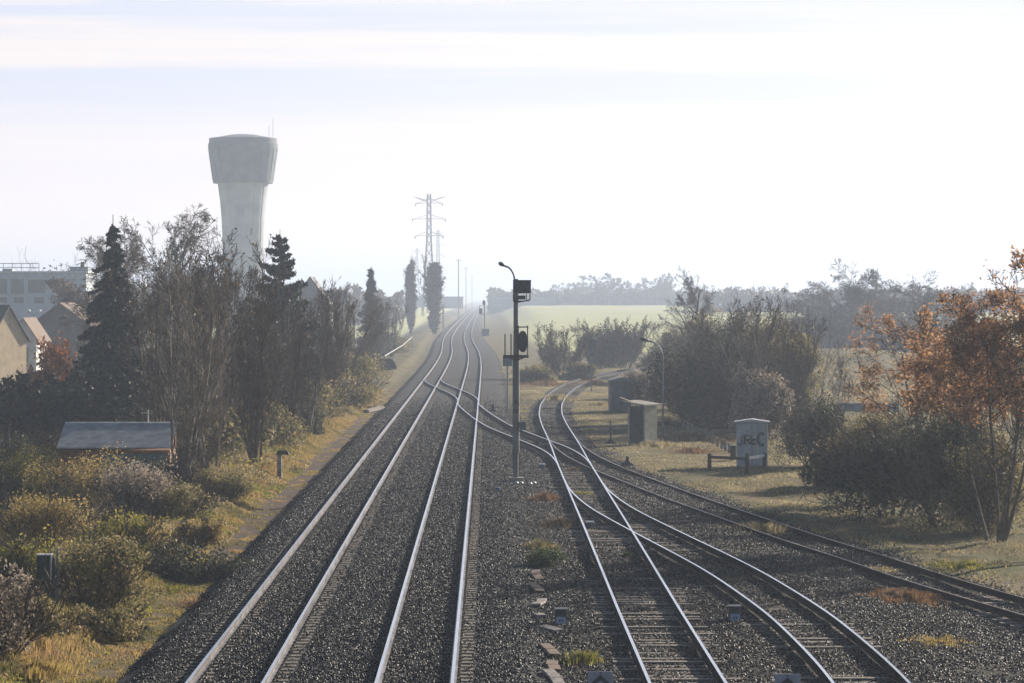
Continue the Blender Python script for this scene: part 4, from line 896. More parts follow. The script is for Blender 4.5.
def long_building():
    d = 500; s = d/F; x0, x1 = (-60-512)*s, (86-512)*s; xm = (x0+x1)/2; g = float(gz(xm, d)); zz = lambda p: CH-(p-HY)*s-g; w = x1-x0
    mw = mat('pale_blue_render', (.50, .56, .62), (.42, .47, .53), rough=.8, scale=.3)
    t = thing('long_building', 'long flat-roofed pale building with dark windows at the left edge', 'building', (xm, d, g))
    b = MB(); b.box((0, 6, zz(273)/2-.5), (w, 12, zz(273)+1)); b.build('wall', mw, t)
    b = MB(); b.box((0, 6, zz(273)+.15), (w+.8, 12.8, .3)); b.build('roof', M_WHITE, t)
    def win(pa, pb, ya, yb):
        xa, xb = (pa-512)*s-xm, (pb-512)*s-xm; za, zb = zz(yb), zz(ya)
        b = MB(); b.box(((xa+xb)/2, -.03, (za+zb)/2), (xb-xa+.2, .08, zb-za+.2)); f = b.build('window', M_WHITE, t); b = MB(); b.box(((xa+xb)/2, -.09, (za+zb)/2), (xb-xa, .05, zb-za)); b.build('pane', M_GLASS, f)
    for a, c in ((-44, -30), (-26, -12), (-6, 7.5), (11, 24)): win(a, c, 279, 294)
    for a, c in ((-6, 7.5), (14, 24), (34, 44), (50, 60)): win(a, c, 297, 303)
    for a, c in ((28, 46), (52, 70)): win(a, c, 279.5, 293)
    for px, h, r in ((78, 11, .35), (3, 4, 1.1)):
        b = MB(); b.tube([((px-512)*s-xm, 5, zz(272.5)), ((px-512)*s-xm, 5, zz(272.5-h))], [r, r*.8], 10); b.build('chimney', M_TILE if r < 1 else M_GALV, t)
    b = MB(); b.box(((76-512)*s-xm, 5, zz(270)), (3, 3, 1.2)); b.build('rooftop_box', M_GALV, t)
    b = MB()
    for z in (.9, 1.6): b.tube([(-w/2, 1, zz(273)+z), (w/2-8, 1, zz(273)+z)], .06, 4)
    for i in range(12): b.tube([(-w/2+i*(w-8)/11, 1, zz(273)), (-w/2+i*(w-8)/11, 1, zz(273)+1.6)], .05, 4)
    b.build('roof_railing', M_GALV, t)
long_building()
x, y, g = at(310, 470); gable_house('house', 'distant house gable peeping over the bare trees right of the cedar', x, y, g, 6.4, 9, 8.0, 12.4, 0, mat('hazy_render', (.3, .3, .3), (.25, .25, .25)), M_SLATE, [])
x, y, g = at(345, 560); gable_house('house', 'distant low roof seen over the thicket left of the small fir', x, y, g, 8, 9, 8.2, 10.4, R(90), MATS['hazy_render'], M_SLATE, [])
def twin_lamp():
    d = 325; x, y, g = at(34, d); s = d/F; t = thing('street_lamp', 'twin-armed lamp post with two white globes between the houses', 'street lamp', (x, y, g)); z = CH-(311-HY)*s-g
    b = MB(); b.tube([(0, 0, 0), (0, 0, z-.5)], [.08, .05], 6); b.tube([(-5.5*s, 0, z-.1), (0, 0, z-.5), (5.5*s, 0, z-.1)], .03, 5); b.build('post', M_GALV, t)
    for sg in (-1, 1): b = MB(); b.lathe([(.01, z-.2), (.16, z-.12), (.22, z), (.16, z+.14), (.01, z+.2)], 12, c=(sg*5.5*s, 0)); b.build('lamp_globe', mat('white_globe', (.85, .85, .85), (.8, .8, .8), rough=.3), t, smooth=True)
twin_lamp()
def low_wall():
    x, y, g = at(66, 205); b = MB(); b.box((0, 0, (CH-(372-HY)*205/F-g)/2), (5.2, .2, CH-(372-HY)*205/F-g)); b.box((0, 0, CH-(372-HY)*205/F-g+.04), (5.3, .3, .08), mi=1)
    o = b.build('garden_wall', [M_RENDER, M_WHITE]); o.location = (x, y, g); tag(o, 'low garden wall with pale coping behind the conifer hedge', 'wall')
low_wall()
def hut():
    d = 126.0; s = d/F; x0, x1 = (65-512)*s, (178-512)*s; xm = (x0+x1)/2; g = float(gz(xm, d)); w = x1-x0; zt = CH-(423-HY)*s-g; ze = CH-(447.5-HY)*(d-2.3)/F-g
    t = thing('garden_hut', 'low hut with plain pale sloping roof and brown walls among the scrub', 'hut', (xm, d, g)); mr = mat('corrugated_roof', (.40, .39, .39), (.25, .245, .25), rough=.9, scale=2.2)
    b = MB(); b.prism([(-w/2+.1, -.4), (w/2-.1, -.4), (w/2-.1, ze-.12), (-w/2+.1, ze-.12)], -2.1, .6); b.build('wall', mat('brown_boards', (.30, .125, .055), (.17, .07, .035), scale=3, rough=.8), t)
    # corrugated sheet
    n = 110; vs = []; fs = []
    for i in range(n+1):
        xx = -w/2+w*i/n; c = .0
        for (yy, z) in ((-2.35, ze), (0, zt), (-2.35, ze-.04), (0, zt-.04)): vs.append((xx, yy, z+c))
    for i in range(n): a = i*4; fs += [(a, a+4, a+5, a+1), (a+2, a+3, a+7, a+6), (a, a+2, a+6, a+4), (a+1, a+5, a+7, a+3)]
    b = MB(); b.add(vs, fs); rf = b.build('roof', mr, t)
    b = MB(); b.box((0, .09, zt+.0), (w, .22, .07)); b.build('ridge_cap', M_WHITE, rf)
    b = MB(); b.prism([(-w/2+.1, -.4), (w/2-.1, -.4), (w/2-.1, zt-.1), (-w/2+.1, zt-.1)], .02, .16); b.build('back_wall', MATS['brown_boards'], t)
    b = MB(); b.box(((132-512)*(d-2.2)/F-xm, -2.16, ze-.75), (2.75, .06, .95)); b.build('door_panel', mat('teal_panel', (.05, .15, .17), (.035, .10, .12), rough=.5, scale=2), t)
    px = (148-512)*s-xm; b = MB(); b.tube([(px, .05, zt), (px, .05, zt+.55)], .035, 6); b.box((px-.12, .05, zt+.42), (.34, .04, .03)); b.build('vent_pipe', M_WHITE, t)
hut()

# ------------------------------------------------------------------ railway furniture
def signal_mast():
    d = 127.0; s = d/F; x, y, g = at(516, d); Z = lambda p: CH-(p-HY)*s-g; X = lambda p: (p-516)*s
    t = thing('signal_mast', 'tall grey railway signal mast with dark panel and railed platform, seen from behind', 'signal mast', (x, y, g))
    b = MB(); b.tube([(0, 0, -.1), (0, 0, Z(452))], .10, 10); b.tube([(0, 0, Z(452)), (0, 0, Z(356))], .145, 12); b.tube([(0, 0, Z(356)), (0, 0, Z(279))], .10, 10)
    for p in (450, 428, 405, 380): b.tube([(0, 0, Z(p)), (0, 0, Z(p)+.05)], .17, 12)
    b.build('mast', mat('mast_paint', (.20, .21, .21), (.09, .085, .08), rough=.6, scale=1.2), t)
    b = MB(); b.box((0, 0, .08), (.75, .75, .3), taper=.85); b.build('foundation', M_CONC, t)
    # panel turned away from the camera
    b = MB(); b.box((X(522), -.02, Z(286.7)), (18*s, .22, 13.4*s)); b.box((X(522), -.14, Z(280.6)), (18.4*s, .06, .05)); 
    for k in range(6): b.box((X(522)+(k-2.5)*.11, -.14, Z(287)), (.03, .02, .48))
    b.build('indicator_panel', M_DARK, t, bevel=.015)
    b = MB(); zb = Z(301)
    b.tube([(X(513.5), -.1, Z(294)), (X(513.5), -.1, Z(300)), (0, 0, Z(302.5)), (X(525), -.1, zb), (X(530), -.1, zb+.06), (X(530), -.1, Z(294))], .028, 6)
    b.box((X(521.5), -.05, Z(297.5)), (.34, .18, .17)); b.box((X(521), -.05, zb), (.7, .3, .03)); b.tube([(X(526.5), -.1, Z(294)), (X(526.5), -.1, zb)], .02, 5); b.build('panel_bracket', M_DARK, t)
    # lower target with oval backing board
    b = MB(); n = 28; ov = []
    for k in range(n):
        a = 2*math.pi*k/n; ca, sa = math.cos(a), math.sin(a); ov.append((X(522.7)+4.6*s*np.sign(ca)*abs(ca)**.8, Z(341.5)+10.6*s*np.sign(sa)*abs(sa)**.8))
    b.prism(ov, -.03, .03); b.prism([(X(522.7)+(p-X(522.7))*.7, Z(341.5)+(q-Z(341.5))*.72) for p, q in ov], -.22, -.03); b.build('signal_head', M_DARK, t)
    for p in (518.3, 527.6):
        b = MB(); b.tube([(X(p), -.12, Z(355.5)), (X(p), -.12, Z(325.5))], .026, 6); b.build('guard_post', M_DARK, t)
    b = MB(); b.tube([(X(516), -.12, Z(327)), (X(528.4), -.12, Z(327))], .026, 6); b.build('guard_rail', M_DARK, t)
    b = MB(); b.box((X(516), -.1, Z(355.8)), (25*s, .75, .05)); b.box((X(516), -.48, Z(356.2)), (25*s, .05, .12)); b.build('platform', M_DARK, t)
    b = MB(); b.tube([(X(508), -.2, Z(357)), (0, 0, Z(361))], .03, 5); b.tube([(X(524), -.2, Z(357)), (0, 0, Z(361))], .03, 5); b.build('brace', M_DARK, t)
    b = MB()
    for p in (505, 511): b.tube([(X(p), -.4, Z(355.5)), (X(p), -.4, Z(334))], .024, 6)
    for q in (334.2, 344): b.tube([(X(505), -.4, Z(q)), (X(505), .3, Z(q))], .02, 5)
    b.tube([(X(505), .3, Z(355.5)), (X(505), .3, Z(334))], .024, 6); b.tube([(X(511), .3, Z(355.5)), (X(511), .3, Z(336))], .02, 6); b.build('platform_railing', M_DARK, t)
    b = MB(); b.box((X(523), -.05, Z(426)), (.26, .25, .34)); b.box((X(522.5), -.05, Z(421.6)), (.34, .3, .03)); b.build('junction_box', M_GALV, t, bevel=.01)
    b = MB(); b.box((0, -.135, Z(411)), (.2, .03, .2)); b.box((0, -.135, Z(402)), (.2, .03, .16)); b.build('number_plate', M_DARK, t)
    b = MB()
    for sx in (-.13, .13): b.tube([(sx, .2, .1), (sx, .2, Z(357))], .016, 5)
    for k in range(17): b.tube([(-.13, .2, .4+k*.3), (.13, .2, .4+k*.3)], .012, 4)
    b.build('ladder', M_DARK, t)
signal_mast()
def stones_at(px, py, label):
    x, y, g = G(px, py); r = np.random.default_rng(3); b = MB()
    for k in range(4):
        c = (r.normal()*.14, r.normal()*.2, .05); b.lathe([(.01, c[2]-.06), (.09+.03*r.random(), c[2]-.01), (.07, c[2]+.05), (.01, c[2]+.07)], 7, c=(c[0], c[1]))
    o = b.build('white_stones', M_WHITE); o.location = (x, y, g); tag(o, label, 'stones')
stones_at(523, 484, 'few pale stones lying at the foot of the tall signal mast')
def goose_lamp(px, d, headpx, toppy, label, r0=.06):
    x, y, g = at(px, d); s = d/F; zt = CH-(toppy-HY)*s-g; a = (px-headpx)*s
    t = thing('street_lamp', label, 'street lamp', (x, y, g)); pts = [(0, 0, -.1), (0, 0, zt*.5), (0, 0, zt-.62*a-.35)]
    for k in range(1, 9):
        th = math.pi/2*k/9; pts.append((-a*.62*(1-math.cos(th)), 0, zt-.62*a-.35+(.62*a+.22)*math.sin(th)))
    b = MB(); b.tube(pts+[(-a*.68, 0, zt-.10)], [r0*1.25, r0]+[r0*.75]*(len(pts)-1), 8); b.build('post', M_GALV, t, smooth=True)
    b = MB(); hl = a*.42; b.tube([(-a*.62, 0, zt-.10), (-a*.74, 0, zt-.06), (-a*.9, 0, zt+.0), (-a*1.0, 0, zt+.03)], [.05, .085, .10, .03], 8); b.build('lamp_head', M_DARK, t, smooth=True)
goose_lamp(514.6, 140, 498.5, 263.5, 'curved-arm lamp poking up behind the top of the tall signal mast')
goose_lamp(663, 168, 640, 339, 'curved-arm lamp post standing between the concrete hut and the dark bush')
def small_box_post():
    d = 205; x, y, g = at(507.5, d); s = d/F; t = thing('relay_box', 'small grey box on a thin post behind the signal mast', 'relay box', (x, y, g)); Z = lambda p: CH-(p-HY)*s-g
    b = MB(); b.tube([(0, 0, 0), (0, 0, Z(366))], .06, 6); b.build('post', M_GALV, t); b = MB(); b.box((0, 0, Z(361)), (9.5*s, .3, 10*s)); b.box((0, -.01, Z(355.8)), (10.3*s, .36, .04)); b.build('box', M_GALV, t, bevel=.02)
small_box_post()
def round_signal():
    d = 250; x, y, g = at(591.5, d); s = d/F; t = thing('signal_post', 'slim signal post with rounded dark head beside the winding siding', 'signal', (x, y, g)); Z = lambda p: CH-(p-HY)*s-g
    b = MB(); b.tube([(0, 0, 0), (0, 0, Z(350))], .065, 7); b.build('post', M_GALV, t)
    b = MB(); w = 3.6*s; n = 20; P = [(w*math.cos(2*math.pi*k/n), (Z(346) if math.sin(2*math.pi*k/n) < 0 else Z(343))+w*math.sin(2*math.pi*k/n)*1.25) for k in range(n)]; b.prism(P, -.06, .06); b.box((0, .0, Z(354)), (.3, .2, .3)); b.build('signal_head', M_BLUEG, t)
    b = MB(); b.box((0, 0, Z(371)), (.24, .16, .4)); b.build('junction_box', M_GALV, t)
round_signal()
def far_signal():
    d = 615; s = d/F; x, y, g = at(484.5, d); Z = lambda p: CH-(p-HY)*s-g
    t = thing('signal_mast', 'hazy distant signal mast with cabinet at its foot, right of the tracks', 'signal mast', (x, y, g))
    b = MB(); b.tube([(0, 0, 0), (0, 0, Z(304))], .13, 8); b.build('mast', M_GALV, t)
    b = MB(); b.lathe([(.01, Z(305)), (.28, Z(304.5)), (.32, Z(303)), (.28, Z(301)), (.01, Z(300))], 12, c=(-.1, 0)); b.build('signal_head', M_DARK, t)
    b = MB(); b.box((-.8, 0, Z(311)), (.62, .3, 1.1)); b.box((-.3, 0, Z(305.5)), (1.3, .5, .07)); b.box((-.5, 0, Z(314.5)), (1.1, .5, .07)); b.tube([(-1.0, 0, Z(314)), (-1.0, 0, Z(305.5))], .05, 5); b.build('target_board', M_DARK, t)
    x, y, g = at(485.5, 603); t = thing('trackside_cabinet', 'squat blue-grey cabinet at the foot of the distant signal mast', 'cabinet', (x, y, g))
    b = MB(); b.box((0, 0, .7), (1.5, .8, 1.4)); b.build('body', M_BLUEG, t, bevel=.03); b = MB(); b.box((0, 0, 1.43), (1.65, .95, .07)); b.build('lid', M_GALV, t)
    d = 770; x, y, g = at(443.3, d); s = d/F; t = thing('sign_post', 'hazy distant post with pale top plate left of the tracks', 'sign', (x, y, g)); h = CH-(308-HY)*s-g
    b = MB(); b.tube([(0, 0, 0), (0, 0, h)], .22, 8); b.build('post', M_GALV, t); b = MB(); b.box((.2, 0, h+.2), (1.9, .2, .5)); b.build('plate', M_WHITE, t)
far_signal()
def metal_hut():
    d = 205; x, y, g = at(621, d); s = d/F; h = CH-(379-HY)*s-g
    t = thing('metal_hut', 'blue-grey sheet metal hut with shallow pitched lid beside the winding siding', 'hut', (x, y, g), R(6)); w = 20.5*s
    b = MB(); b.box((0, .6, h/2-.1), (w, 1.2, h-.1)); 
    for k in range(9): b.box((-w/2+.12+k*(w-.24)/8, -.005, h/2-.1), (.03, .03, h-.2))
    b.build('body', M_BLUEG, t)
    b = MB(); b.prism([(-w/2-.1, h-.15), (w/2+.1, h-.15), (w/2+.1, h-.07), (.0, h+.12), (-w/2-.1, h-.07)], -.1, 1.3); b.build('roof', M_GALV, t)
    b = MB(); b.box((.12, -.03, h/2-.1), (.7, .03, h-.5)); dr = b.build('door', M_BLUEG, t); b = MB(); b.box((.4, -.06, h/2), (.05, .05, .15)); b.build('handle', M_DARK, dr)
metal_hut()
def concrete_hut():
    d = 160; x, y, g = at(642.5, d); s = d/F; h = CH-(406-HY)*s-g; t = thing('telephone_hut', 'small concrete trackside hut with slanting flat roof and dark doorway', 'hut', (x, y, g), R(-38)); a, c = 1.12, 1.12
    mc = mat('pale_hut_concrete', (.42, .40, .33), (.30, .28, .23), rough=.85, scale=3)
    b = MB()
    b.box((-a/2+.05, 0, h/2), (.1, c, h)); b.box((a/2-.05, 0, h/2), (.1, c, h)); b.box((0, c/2-.05, h/2), (a-.2, .1, h)); b.build('wall', mc, t)
    b = MB(); b.box((0, -c/2+.06, h/2-.05), (a-.2, .05, h-.12)); dr = b.build('door', M_DARK, t); b = MB(); b.box((.3, -c/2+.01, h*.48), (.04, .06, .14)); b.build('handle', M_DARK, dr)
    b = MB(); b.box((0, -c/2+.02, h*.82), (.4, .03, .2)); b.build('vent', M_DARK, t)
    b = MB(); o = .22; z0, z1 = h+.02, h+.30
    vs = [(-a/2-o, -c/2-o-.1, z0+.18), (a/2+o, -c/2-o-.1, z0), (a/2+o, c/2+o, z0), (-a/2-o, c/2+o, z0+.18)]; vs += [(p[0], p[1], p[2]+.09) for p in vs]
    b.add(vs, [(3, 2, 1, 0), (4, 5, 6, 7), (0, 1, 5, 4), (1, 2, 6, 5), (2, 3, 7, 6), (3, 0, 4, 7)]); b.build('roof', M_CONC, t)
    b = MB(); vs = [(-a/2-.5, -c/2-.1, h+.42), (-a/2+.35, -c/2-.1, h+.16), (-a/2+.35, -c/2+.1, h+.16), (-a/2-.5, -c/2+.1, h+.42)]; vs += [(p[0], p[1], p[2]+.05) for p in vs]
    b.add(vs, [(3, 2, 1, 0), (4, 5, 6, 7), (0, 1, 5, 4), (1, 2, 6, 5), (2, 3, 7, 6), (3, 0, 4, 7)]); b.build('loose_plank', M_TIMBER, t)
concrete_hut()
def lever(px, py, toppy, label):
    x, y, g = G(px, py); h = (py-toppy)*y/F; t = thing('point_lever', label, 'point lever', (x, y, g))
    b = MB(); b.box((0, 0, .08), (.75, .5, .16), taper=.6); b.box((0, 0, .2), (.3, .3, .14), taper=.7); b.build('base', M_DARK, t)
    b = MB(); b.tube([(0, 0, .2), (.02, 0, h*.55), (0, 0, h)], [.06, .05, .03], 6); b.box((.01, 0, h*.66), (.15, .15, .28)); b.build('lever', M_DARK, t)
lever(610.5, 444, 420, 'upright dark point lever on a flared base left of the concrete hut')
lever(627, 466, 456, 'low point lever by the track in front of the concrete hut')
lever(493, 396+16, 404, 'low point mechanism beside the running track, left of the mast')
def cabinet():
    d = 139.5; x, y, g = at(752, d); s = d/F; h = 44*s; w = 31*s; t = thing('trackside_cabinet', 'grey cabinet with graffiti letters and shallow pointed lid behind the timber barrier', 'cabinet', (x, y, g), R(-5))
    mc = mat('cabinet_paint', (.52, .51, .53), (.36, .36, .38), rough=.6, scale=2.5)
    b = MB(); b.box((0, .5, h/2-.05), (w, 1.0, h+.1)); b.build('body', mc, t, bevel=.02)
    b = MB(); b.prism([(-w/2-.1, h+.02), (w/2+.1, h+.02), (w/2+.1, h+.07), (0, h+.19), (-w/2-.1, h+.07)], -.1, 1.1); b.build('lid', mc, t)
    b = MB(); b.box((0, -.012, h*.5), (.02, .02, h*.9)); b.build('door_gap', M_DARK, t)
    mg = mat('graffiti_paint', (.05, .06, .07), (.08, .09, .10), rough=.6)
    def arc(cx_, cz_, rx, rz_, a0, a1, n=14): return [(cx_+rx*math.cos(R(a0+(a1-a0)*i/n)), -.02, cz_+rz_*math.sin(R(a0+(a1-a0)*i/n))) for i in range(n+1)]
    b = MB(); zc = h*.62; q = .03
    H = .34
    b.tube(arc(-.56, zc-.12, .09, .12, 180, 330)+[(-.47, -.02, zc+H*.55)], q, 5)                                   # J
    for k, o in ((1, 0), (1, .045)):
        b.tube([(-.36+o, -.02, zc-H*.6), (-.36+o, -.02, zc+H*.62)], q, 5)
    b.tube([(-.38, -.02, zc+H*.62)]+arc(-.2, zc+H*.33, .17, H*.30, 80, -80)+[(-.36, -.02, zc+.02)], q, 5)            # R
    b.tube([(-.25, -.02, zc+.02), (-.05, -.02, zc-H*.62)], q*1.2, 5)
    b.tube(arc(.08, zc-.08, .12, .13, 40, 320), q, 5); b.tube(arc(.08, zc-.08, .07, .08, 40, 320), q*.8, 5)        # c
    b.tube(arc(.44, zc+.03, .21, .32, 50, 310), q, 5); b.tube(arc(.45, zc+.03, .14, .24, 50, 310), q, 5)            # C
    b.build('graffiti', mg, t)
cabinet()
def barrier():
    x, y, g = G(709.5, 471); t = thing('timber_barrier', 'low dark timber barrier with three posts in front of the graffitied cabinet', 'barrier', (x, y, g))
    P = [G(709.5, 471), G(747, 474), at(764.5, 137.0)]; Q = [(p[0]-x, p[1]-y, p[2]-g) for p in P]
    mb_ = mat('dark_timber', (.07, .055, .05), (.04, .032, .03), rough=.8, scale=6)
    for q, h in zip(Q, (.80, .92, .78)): b = MB(); b.box((q[0], q[1], q[2]+h/2-.1), (.17, .17, h+.2)); b.build('post', mb_, t, bevel=.01)
    def rail(a, c, z, m, w=.06):
        b = MB(); L = math.hypot(c[0]-a[0], c[1]-a[1]); b.box(((a[0]+c[0])/2, (a[1]+c[1])/2, z+(a[2]+c[2])/2), (L-.17, w, .13), math.atan2(c[1]-a[1], c[0]-a[0])); b.build('rail', m, t)
    rail(Q[0], Q[1], .66, mb_); rail(Q[1], Q[2], .68, M_WHITE)
    x, y, g = at(733, 146); t = thing('marker_box', 'small dark box with pale lid left of the graffitied cabinet', 'box', (x, y, g)); b = MB(); b.box((0, 0, .35), (.26, .26, .7)); b.build('body', M_DARK, t); b = MB(); b.box((0, 0, .72), (.3, .3, .05)); b.build('lid', M_WHITE, t)
barrier()
def stubs():
    first = None; n = 12
    for i in range(n):
        f = i/(n-1); x, y, g = G(684+46*f, 429+24*f)
        if first is None:
            b = MB(); b.box((0, 0, .2), (.15, .15, .5), taper=.92); b.box((0, 0, .47), (.17, .17, .05)); first = o = b.build('stub_post', M_CONC)
        else: o = first.copy(); COL.objects.link(o)
        o.location = (x, y, g); o.rotation_euler = (random.uniform(-.1, .1), random.uniform(-.12, .12), random.random()); tag(o, 'one of the short concrete stub posts in a row before the dark bushes', 'post', 'row of stub posts')
stubs()
def rail_guard():
    A = [(370, 362), (383, 357), (393, 351), (403, 345), (412, 337)]; pts = []
    for px, py in A:
        d = 300+(px-370)*3.2; pts.append(((px-512)*d/F, d, CH-(py-HY)*d/F))
    x, y, z = pts[0]; t = thing('handrail', 'pale curved handrail beside the left verge before the poplars', 'handrail', (x, y, 0)); b = MB(); b.tube([(p[0]-x, p[1]-y, p[2]) for p in pts], .05, 6); b.build('rail', M_WHITE, t)
    for p in pts: b = MB(); b.tube([(p[0]-x, p[1]-y, float(gz(p[0], p[1]))), (p[0]-x, p[1]-y, p[2])], .035, 5); b.build('post', M_GALV, t)
    x, y, g = G(388, 369); t = thing('culvert_mouth', 'dark culvert opening with pale rim below the handrail', 'culvert', (x, y, g)); b = MB(); n = 16
    P = [(.9*math.cos(math.pi*k/n), .1+1.1*math.sin(math.pi*k/n)) for k in range(n+1)]; b.prism(P[::-1], 0, 1.0); b.build('opening', M_DARK, t)
    b = MB(); b.tube([(p[0]*1.06, -.03, p[1]*1.05) for p in P[:11]], .07, 6); b.build('rim', M_CONC, t)
rail_guard()
def bent_post():
    x, y, g = G(279.5, 479); s = y/F; t = thing('concrete_post', 'weathered post with dark overhanging top on the left verge', 'post', (x, y, g))
    b = MB(); b.box((0, 0, 12*s), (4.6*s, .2, 25*s), taper=.95); b.build('post', M_CONC, t); b = MB(); b.box((3.2*s, 0, 26.5*s), (13.5*s, .3, 4.5*s), taper=.7); b.build('cap', mat('mossy_cap', (.06, .055, .03), (.03, .03, .02), scale=8), t)
bent_post()
def lineside_box():
    x, y, g = G(50, 612); s = y/F; t = thing('lineside_box', 'dark lineside box with pale edges on a post in the brambles', 'signal box', (x, y, g+.0)); Z = lambda p: (612-p)*s
    b = MB(); b.box((X_(50.5, s), 0, Z(585)), (9*s, .2, 55*s)); b.build('post', M_DARK, t)
    b = MB(); b.box((X_(45, s), -.05, Z(567)), (14*s, .3, 24*s)); b.build('box', M_DARK, t); b = MB(); b.box((X_(45, s), -.06, Z(554.4)), (15*s, .34, .03)); b.box((X_(52.2, s), -.21, Z(567)), (.04, .03, 24*s)); b.build('edge_trim', mat('pale_trim', (.45, .45, .45), (.35, .35, .35)), t)
    x, y, g = G(57.5, 612); b = MB(); b.tube([(0, 0, -.1), (0, 0, 64*y/F)], .03, 6); o = b.build('metal_stake', M_GALV); o.location = (x, y, g); tag(o, 'thin upright metal stake just right of the dark lineside box', 'stake')
def X_(p, s): return (p-50)*s
lineside_box()
def slab(px, py, label):
    x, y, g = G(px, py); b = MB(); b.box((0, 0, .2), (.45, 3.2, .14), R(0)); b.box((.0, 0, .28), (.3, 3.0, .04)); o = b.build('concrete_slab', M_CONC); o.location = (x, y, g); o.rotation_euler = (R(3), R(6), R(-18)); tag(o, label, 'slab')
slab(374, 412, 'pale slab lying at the ballast edge on the left verge')
def trough():
    pts = [(537, 577, .0), (537, 590, .02), (540, 604, -.15), (538, 616, .1), (543, 628, .3), (550, 652, .05), (553, 668, -.03), (555, 681, .06), (556, 696, 0)]
    M = [mat('orange_stained_slab', (.22, .14, .09), (.08, .055, .045), scale=9, rough=.85), mat('pale_slab', (.36, .32, .29), (.12, .10, .095), scale=9, rough=.85)]
    lab = ['orange stained cable trough lid below the low green bush, farthest of the row', 'orange stained trough lid, second from the bush', 'tilted trough lid beside the dark ground box', 'pale trough lid fragment left of the ground box',
           'skewed broken pale lid just below the ground box', 'orange stained trough lid left of the yellow weeds', 'rusty pale trough lid near the bottom edge', 'cracked pale trough lid at the bottom edge', 'trough lid cut by the bottom edge']
    for i, (px, py, a) in enumerate(pts):
        x, y, g = G(px, py); b = MB(); L = 1.1 if i != 3 else .6
        for k in range(2 if i not in (3, 4) else 1): b.box((0, (k-.5)*L*.95, .0), (.25, L*.9, .06), random.uniform(-.08, .08))
        o = b.build('trough_lid', M[0 if i in (0, 1, 5, 6) else 1], bevel=.01); o.location = (x, y, g+.05); o.rotation_euler = (random.uniform(-.05, .05), random.uniform(-.08, .08), a+.06); tag(o, lab[i], 'slab', 'cable trough lids')
trough()
def ground_box(px, py, label):
    x, y, g = G(px, py); t = thing('ground_lamp_box', label, 'ground box', (x, y, g)); b = MB(); b.box((0, .2, .15), (.28, .4, .34)); b.box((0, .2, .34), (.32, .46, .04)); b.build('body', M_DARK, t, bevel=.01)
    b = MB(); vs = [(-.13, -.06, .0), (.13, -.06, .0), (.11, -.005, .17), (-.11, -.005, .17)]; vs += [(p[0], p[1]+.04, p[2]) for p in vs]; b.add(vs, [(0, 1, 2, 3), (7, 6, 5, 4), (0, 4, 5, 1), (1, 5, 6, 2), (2, 6, 7, 3), (3, 7, 4, 0)]); b.build('front_plate', mat('pale_blue_plate', (.40, .45, .55), (.3, .34, .42), rough=.5), t)
    b = MB(); b.box((-.03, -.055, .09), (.02, .03, .06)); b.box((.03, -.055, .09), (.02, .03, .06)); b.build('marking', M_DARK, t)
ground_box(561, 624, 'small dark box with pale front plate left of the middle siding')
ground_box(735, 621, 'small dark box with pale front plate between the two right sidings')
def chevron(px, topy, w, label):
    x, y, g = G(px, 705); s = y/F; t = thing('chevron_plate', label, 'sign', (x, y, g)); h = (705-topy)*s; W_ = w*s
    b = MB(); b.box((0, 0, h-.3), (W_, .03, .6)); b.build('plate', mat('lilac_grey_paint', (.38, .38, .46), (.28, .28, .35), rough=.5, scale=3), t, bevel=.004)
    b = MB(); b.tube([(0, .05, -.1), (0, .05, h-.1)], .03, 6); b.build('post', M_DARK, t)
    zt = h-3.2*s; k = MB(); e = W_*.46; th = .07
    k.prism([(-e, zt-e*.9-th), (-e, zt-e*.9), (0, zt), (e, zt-e*.9), (e, zt-e*.9-th), (0, zt-th*1.4)][::-1], -.024, -.017)
    k.box((0, -.02, h-.03), (.03, .01, .03)); k.build('chevron', M_DARK, t)
chevron(600.5, 671.5, 25, 'grey plate with black chevron at the bottom edge left of the middle siding')
chevron(787.5, 674, 26, 'grey plate with black chevron at the bottom edge between the right sidings')
def blue_marker():
    x, y, g = G(498, 492); b = MB(); b.box((0, 0, .08), (.2, .3, .22), taper=.8); o = b.build('blue_marker', mat('blue_plastic', (.10, .17, .30), (.07, .12, .2), rough=.5), bevel=.01); o.location = (x, y, g); tag(o, 'tiny blue marker block on the ballast left of the signal mast', 'marker')
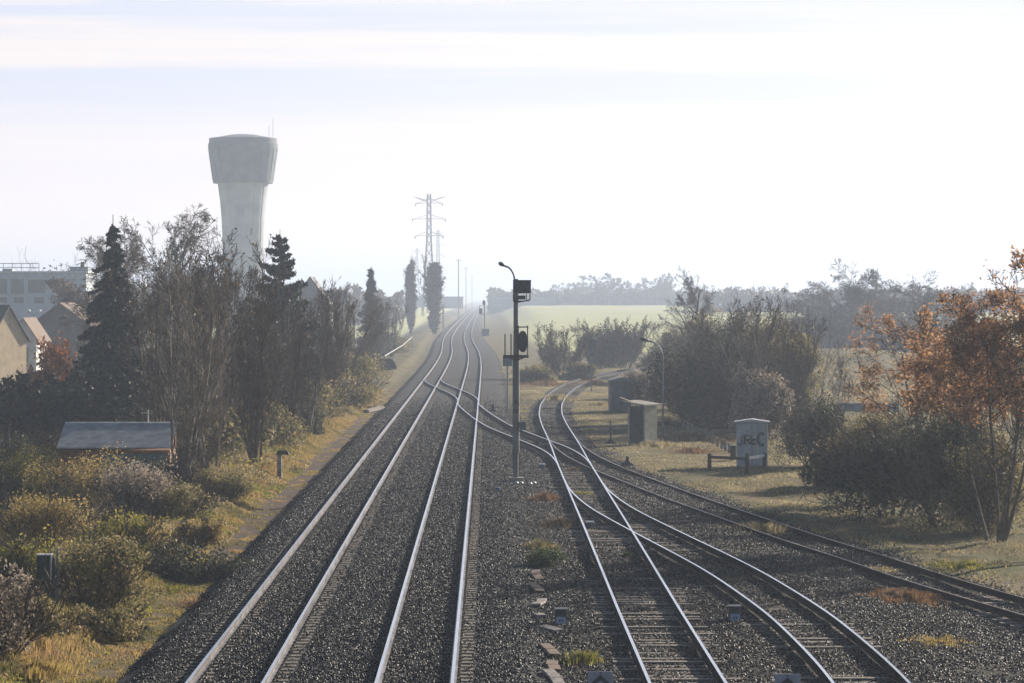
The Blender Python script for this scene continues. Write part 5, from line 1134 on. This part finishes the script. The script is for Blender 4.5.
blue_marker()
def motors():
    for px, py, lab in ((542, 468, 'low point motor box inside the siding junction'), (590, 527, 'low metal point box near the middle siding rail')):
        x, y, g = G(px, py); t = thing('point_motor', lab, 'point motor', (x, y, g)); b = MB(); b.box((0, 0, .1), (.3, .7, .18)); b.build('housing', M_GALV, t, bevel=.02); b = MB(); b.tube([(.15, 0, .1), (1.3, 0, .06)], .02, 6); b.build('rod', M_RUST, t)
motors()
def trailer():
    x, y, g = at(851, 385); t = thing('small_trailer', 'tiny white box trailer parked on the crest of the meadow before the hazy trees', 'trailer', (x, y, g))
    b = MB(); b.box((0, .7, .66), (.95, 1.4, .62)); b.build('body', M_WHITE, t, bevel=.03)
    b = MB(); b.box((0, -.01, .74), (.8, .03, .2)); b.build('window', M_GLASS, t)
    for sx in (-.42, .42): b = MB(); b.tube([(sx-.06, .7, .2), (sx+.06, .7, .2)], .22, 12); b.build('wheel', M_DARK, t)
    b = MB(); b.tube([(0, 1.4, .4), (0, 2.1, .35)], .03, 5); b.build('drawbar', M_GALV, t)
trailer()
def meadow_wall():
    x, y, g = at(868, 215); b = MB(); z = CH-(404-HY)*215/F-g; b.box((0, 0, z/2-.3), (4.4, .3, z+.6)); b.box((0, 0, z+.04), (4.5, .4, .08), mi=1); o = b.build('low_wall', [M_GALV, M_CONC]); o.location = (x, y, g); tag(o, 'low grey wall with pale coping at the near edge of the meadow', 'wall')
meadow_wall()

# ------------------------------------------------------------------ haze
def haze():
    b = MB(); b.box((0, 3950, 29.0), (9000, 8500, 68.0)); m = bpy.data.materials.new('haze'); m.use_nodes = True; t = m.node_tree; t.nodes.clear()
    o = t.nodes.new('ShaderNodeOutputMaterial'); v = t.nodes.new('ShaderNodeVolumePrincipled'); v.inputs['Color'].default_value = HAZE_COL; v.inputs['Density'].default_value = HAZE_DENSITY; v.inputs['Anisotropy'].default_value = HAZE_G
    t.links.new(v.outputs[0], o.inputs['Volume']); ob = b.build('haze', m); tag(ob, kind='stuff')
haze()
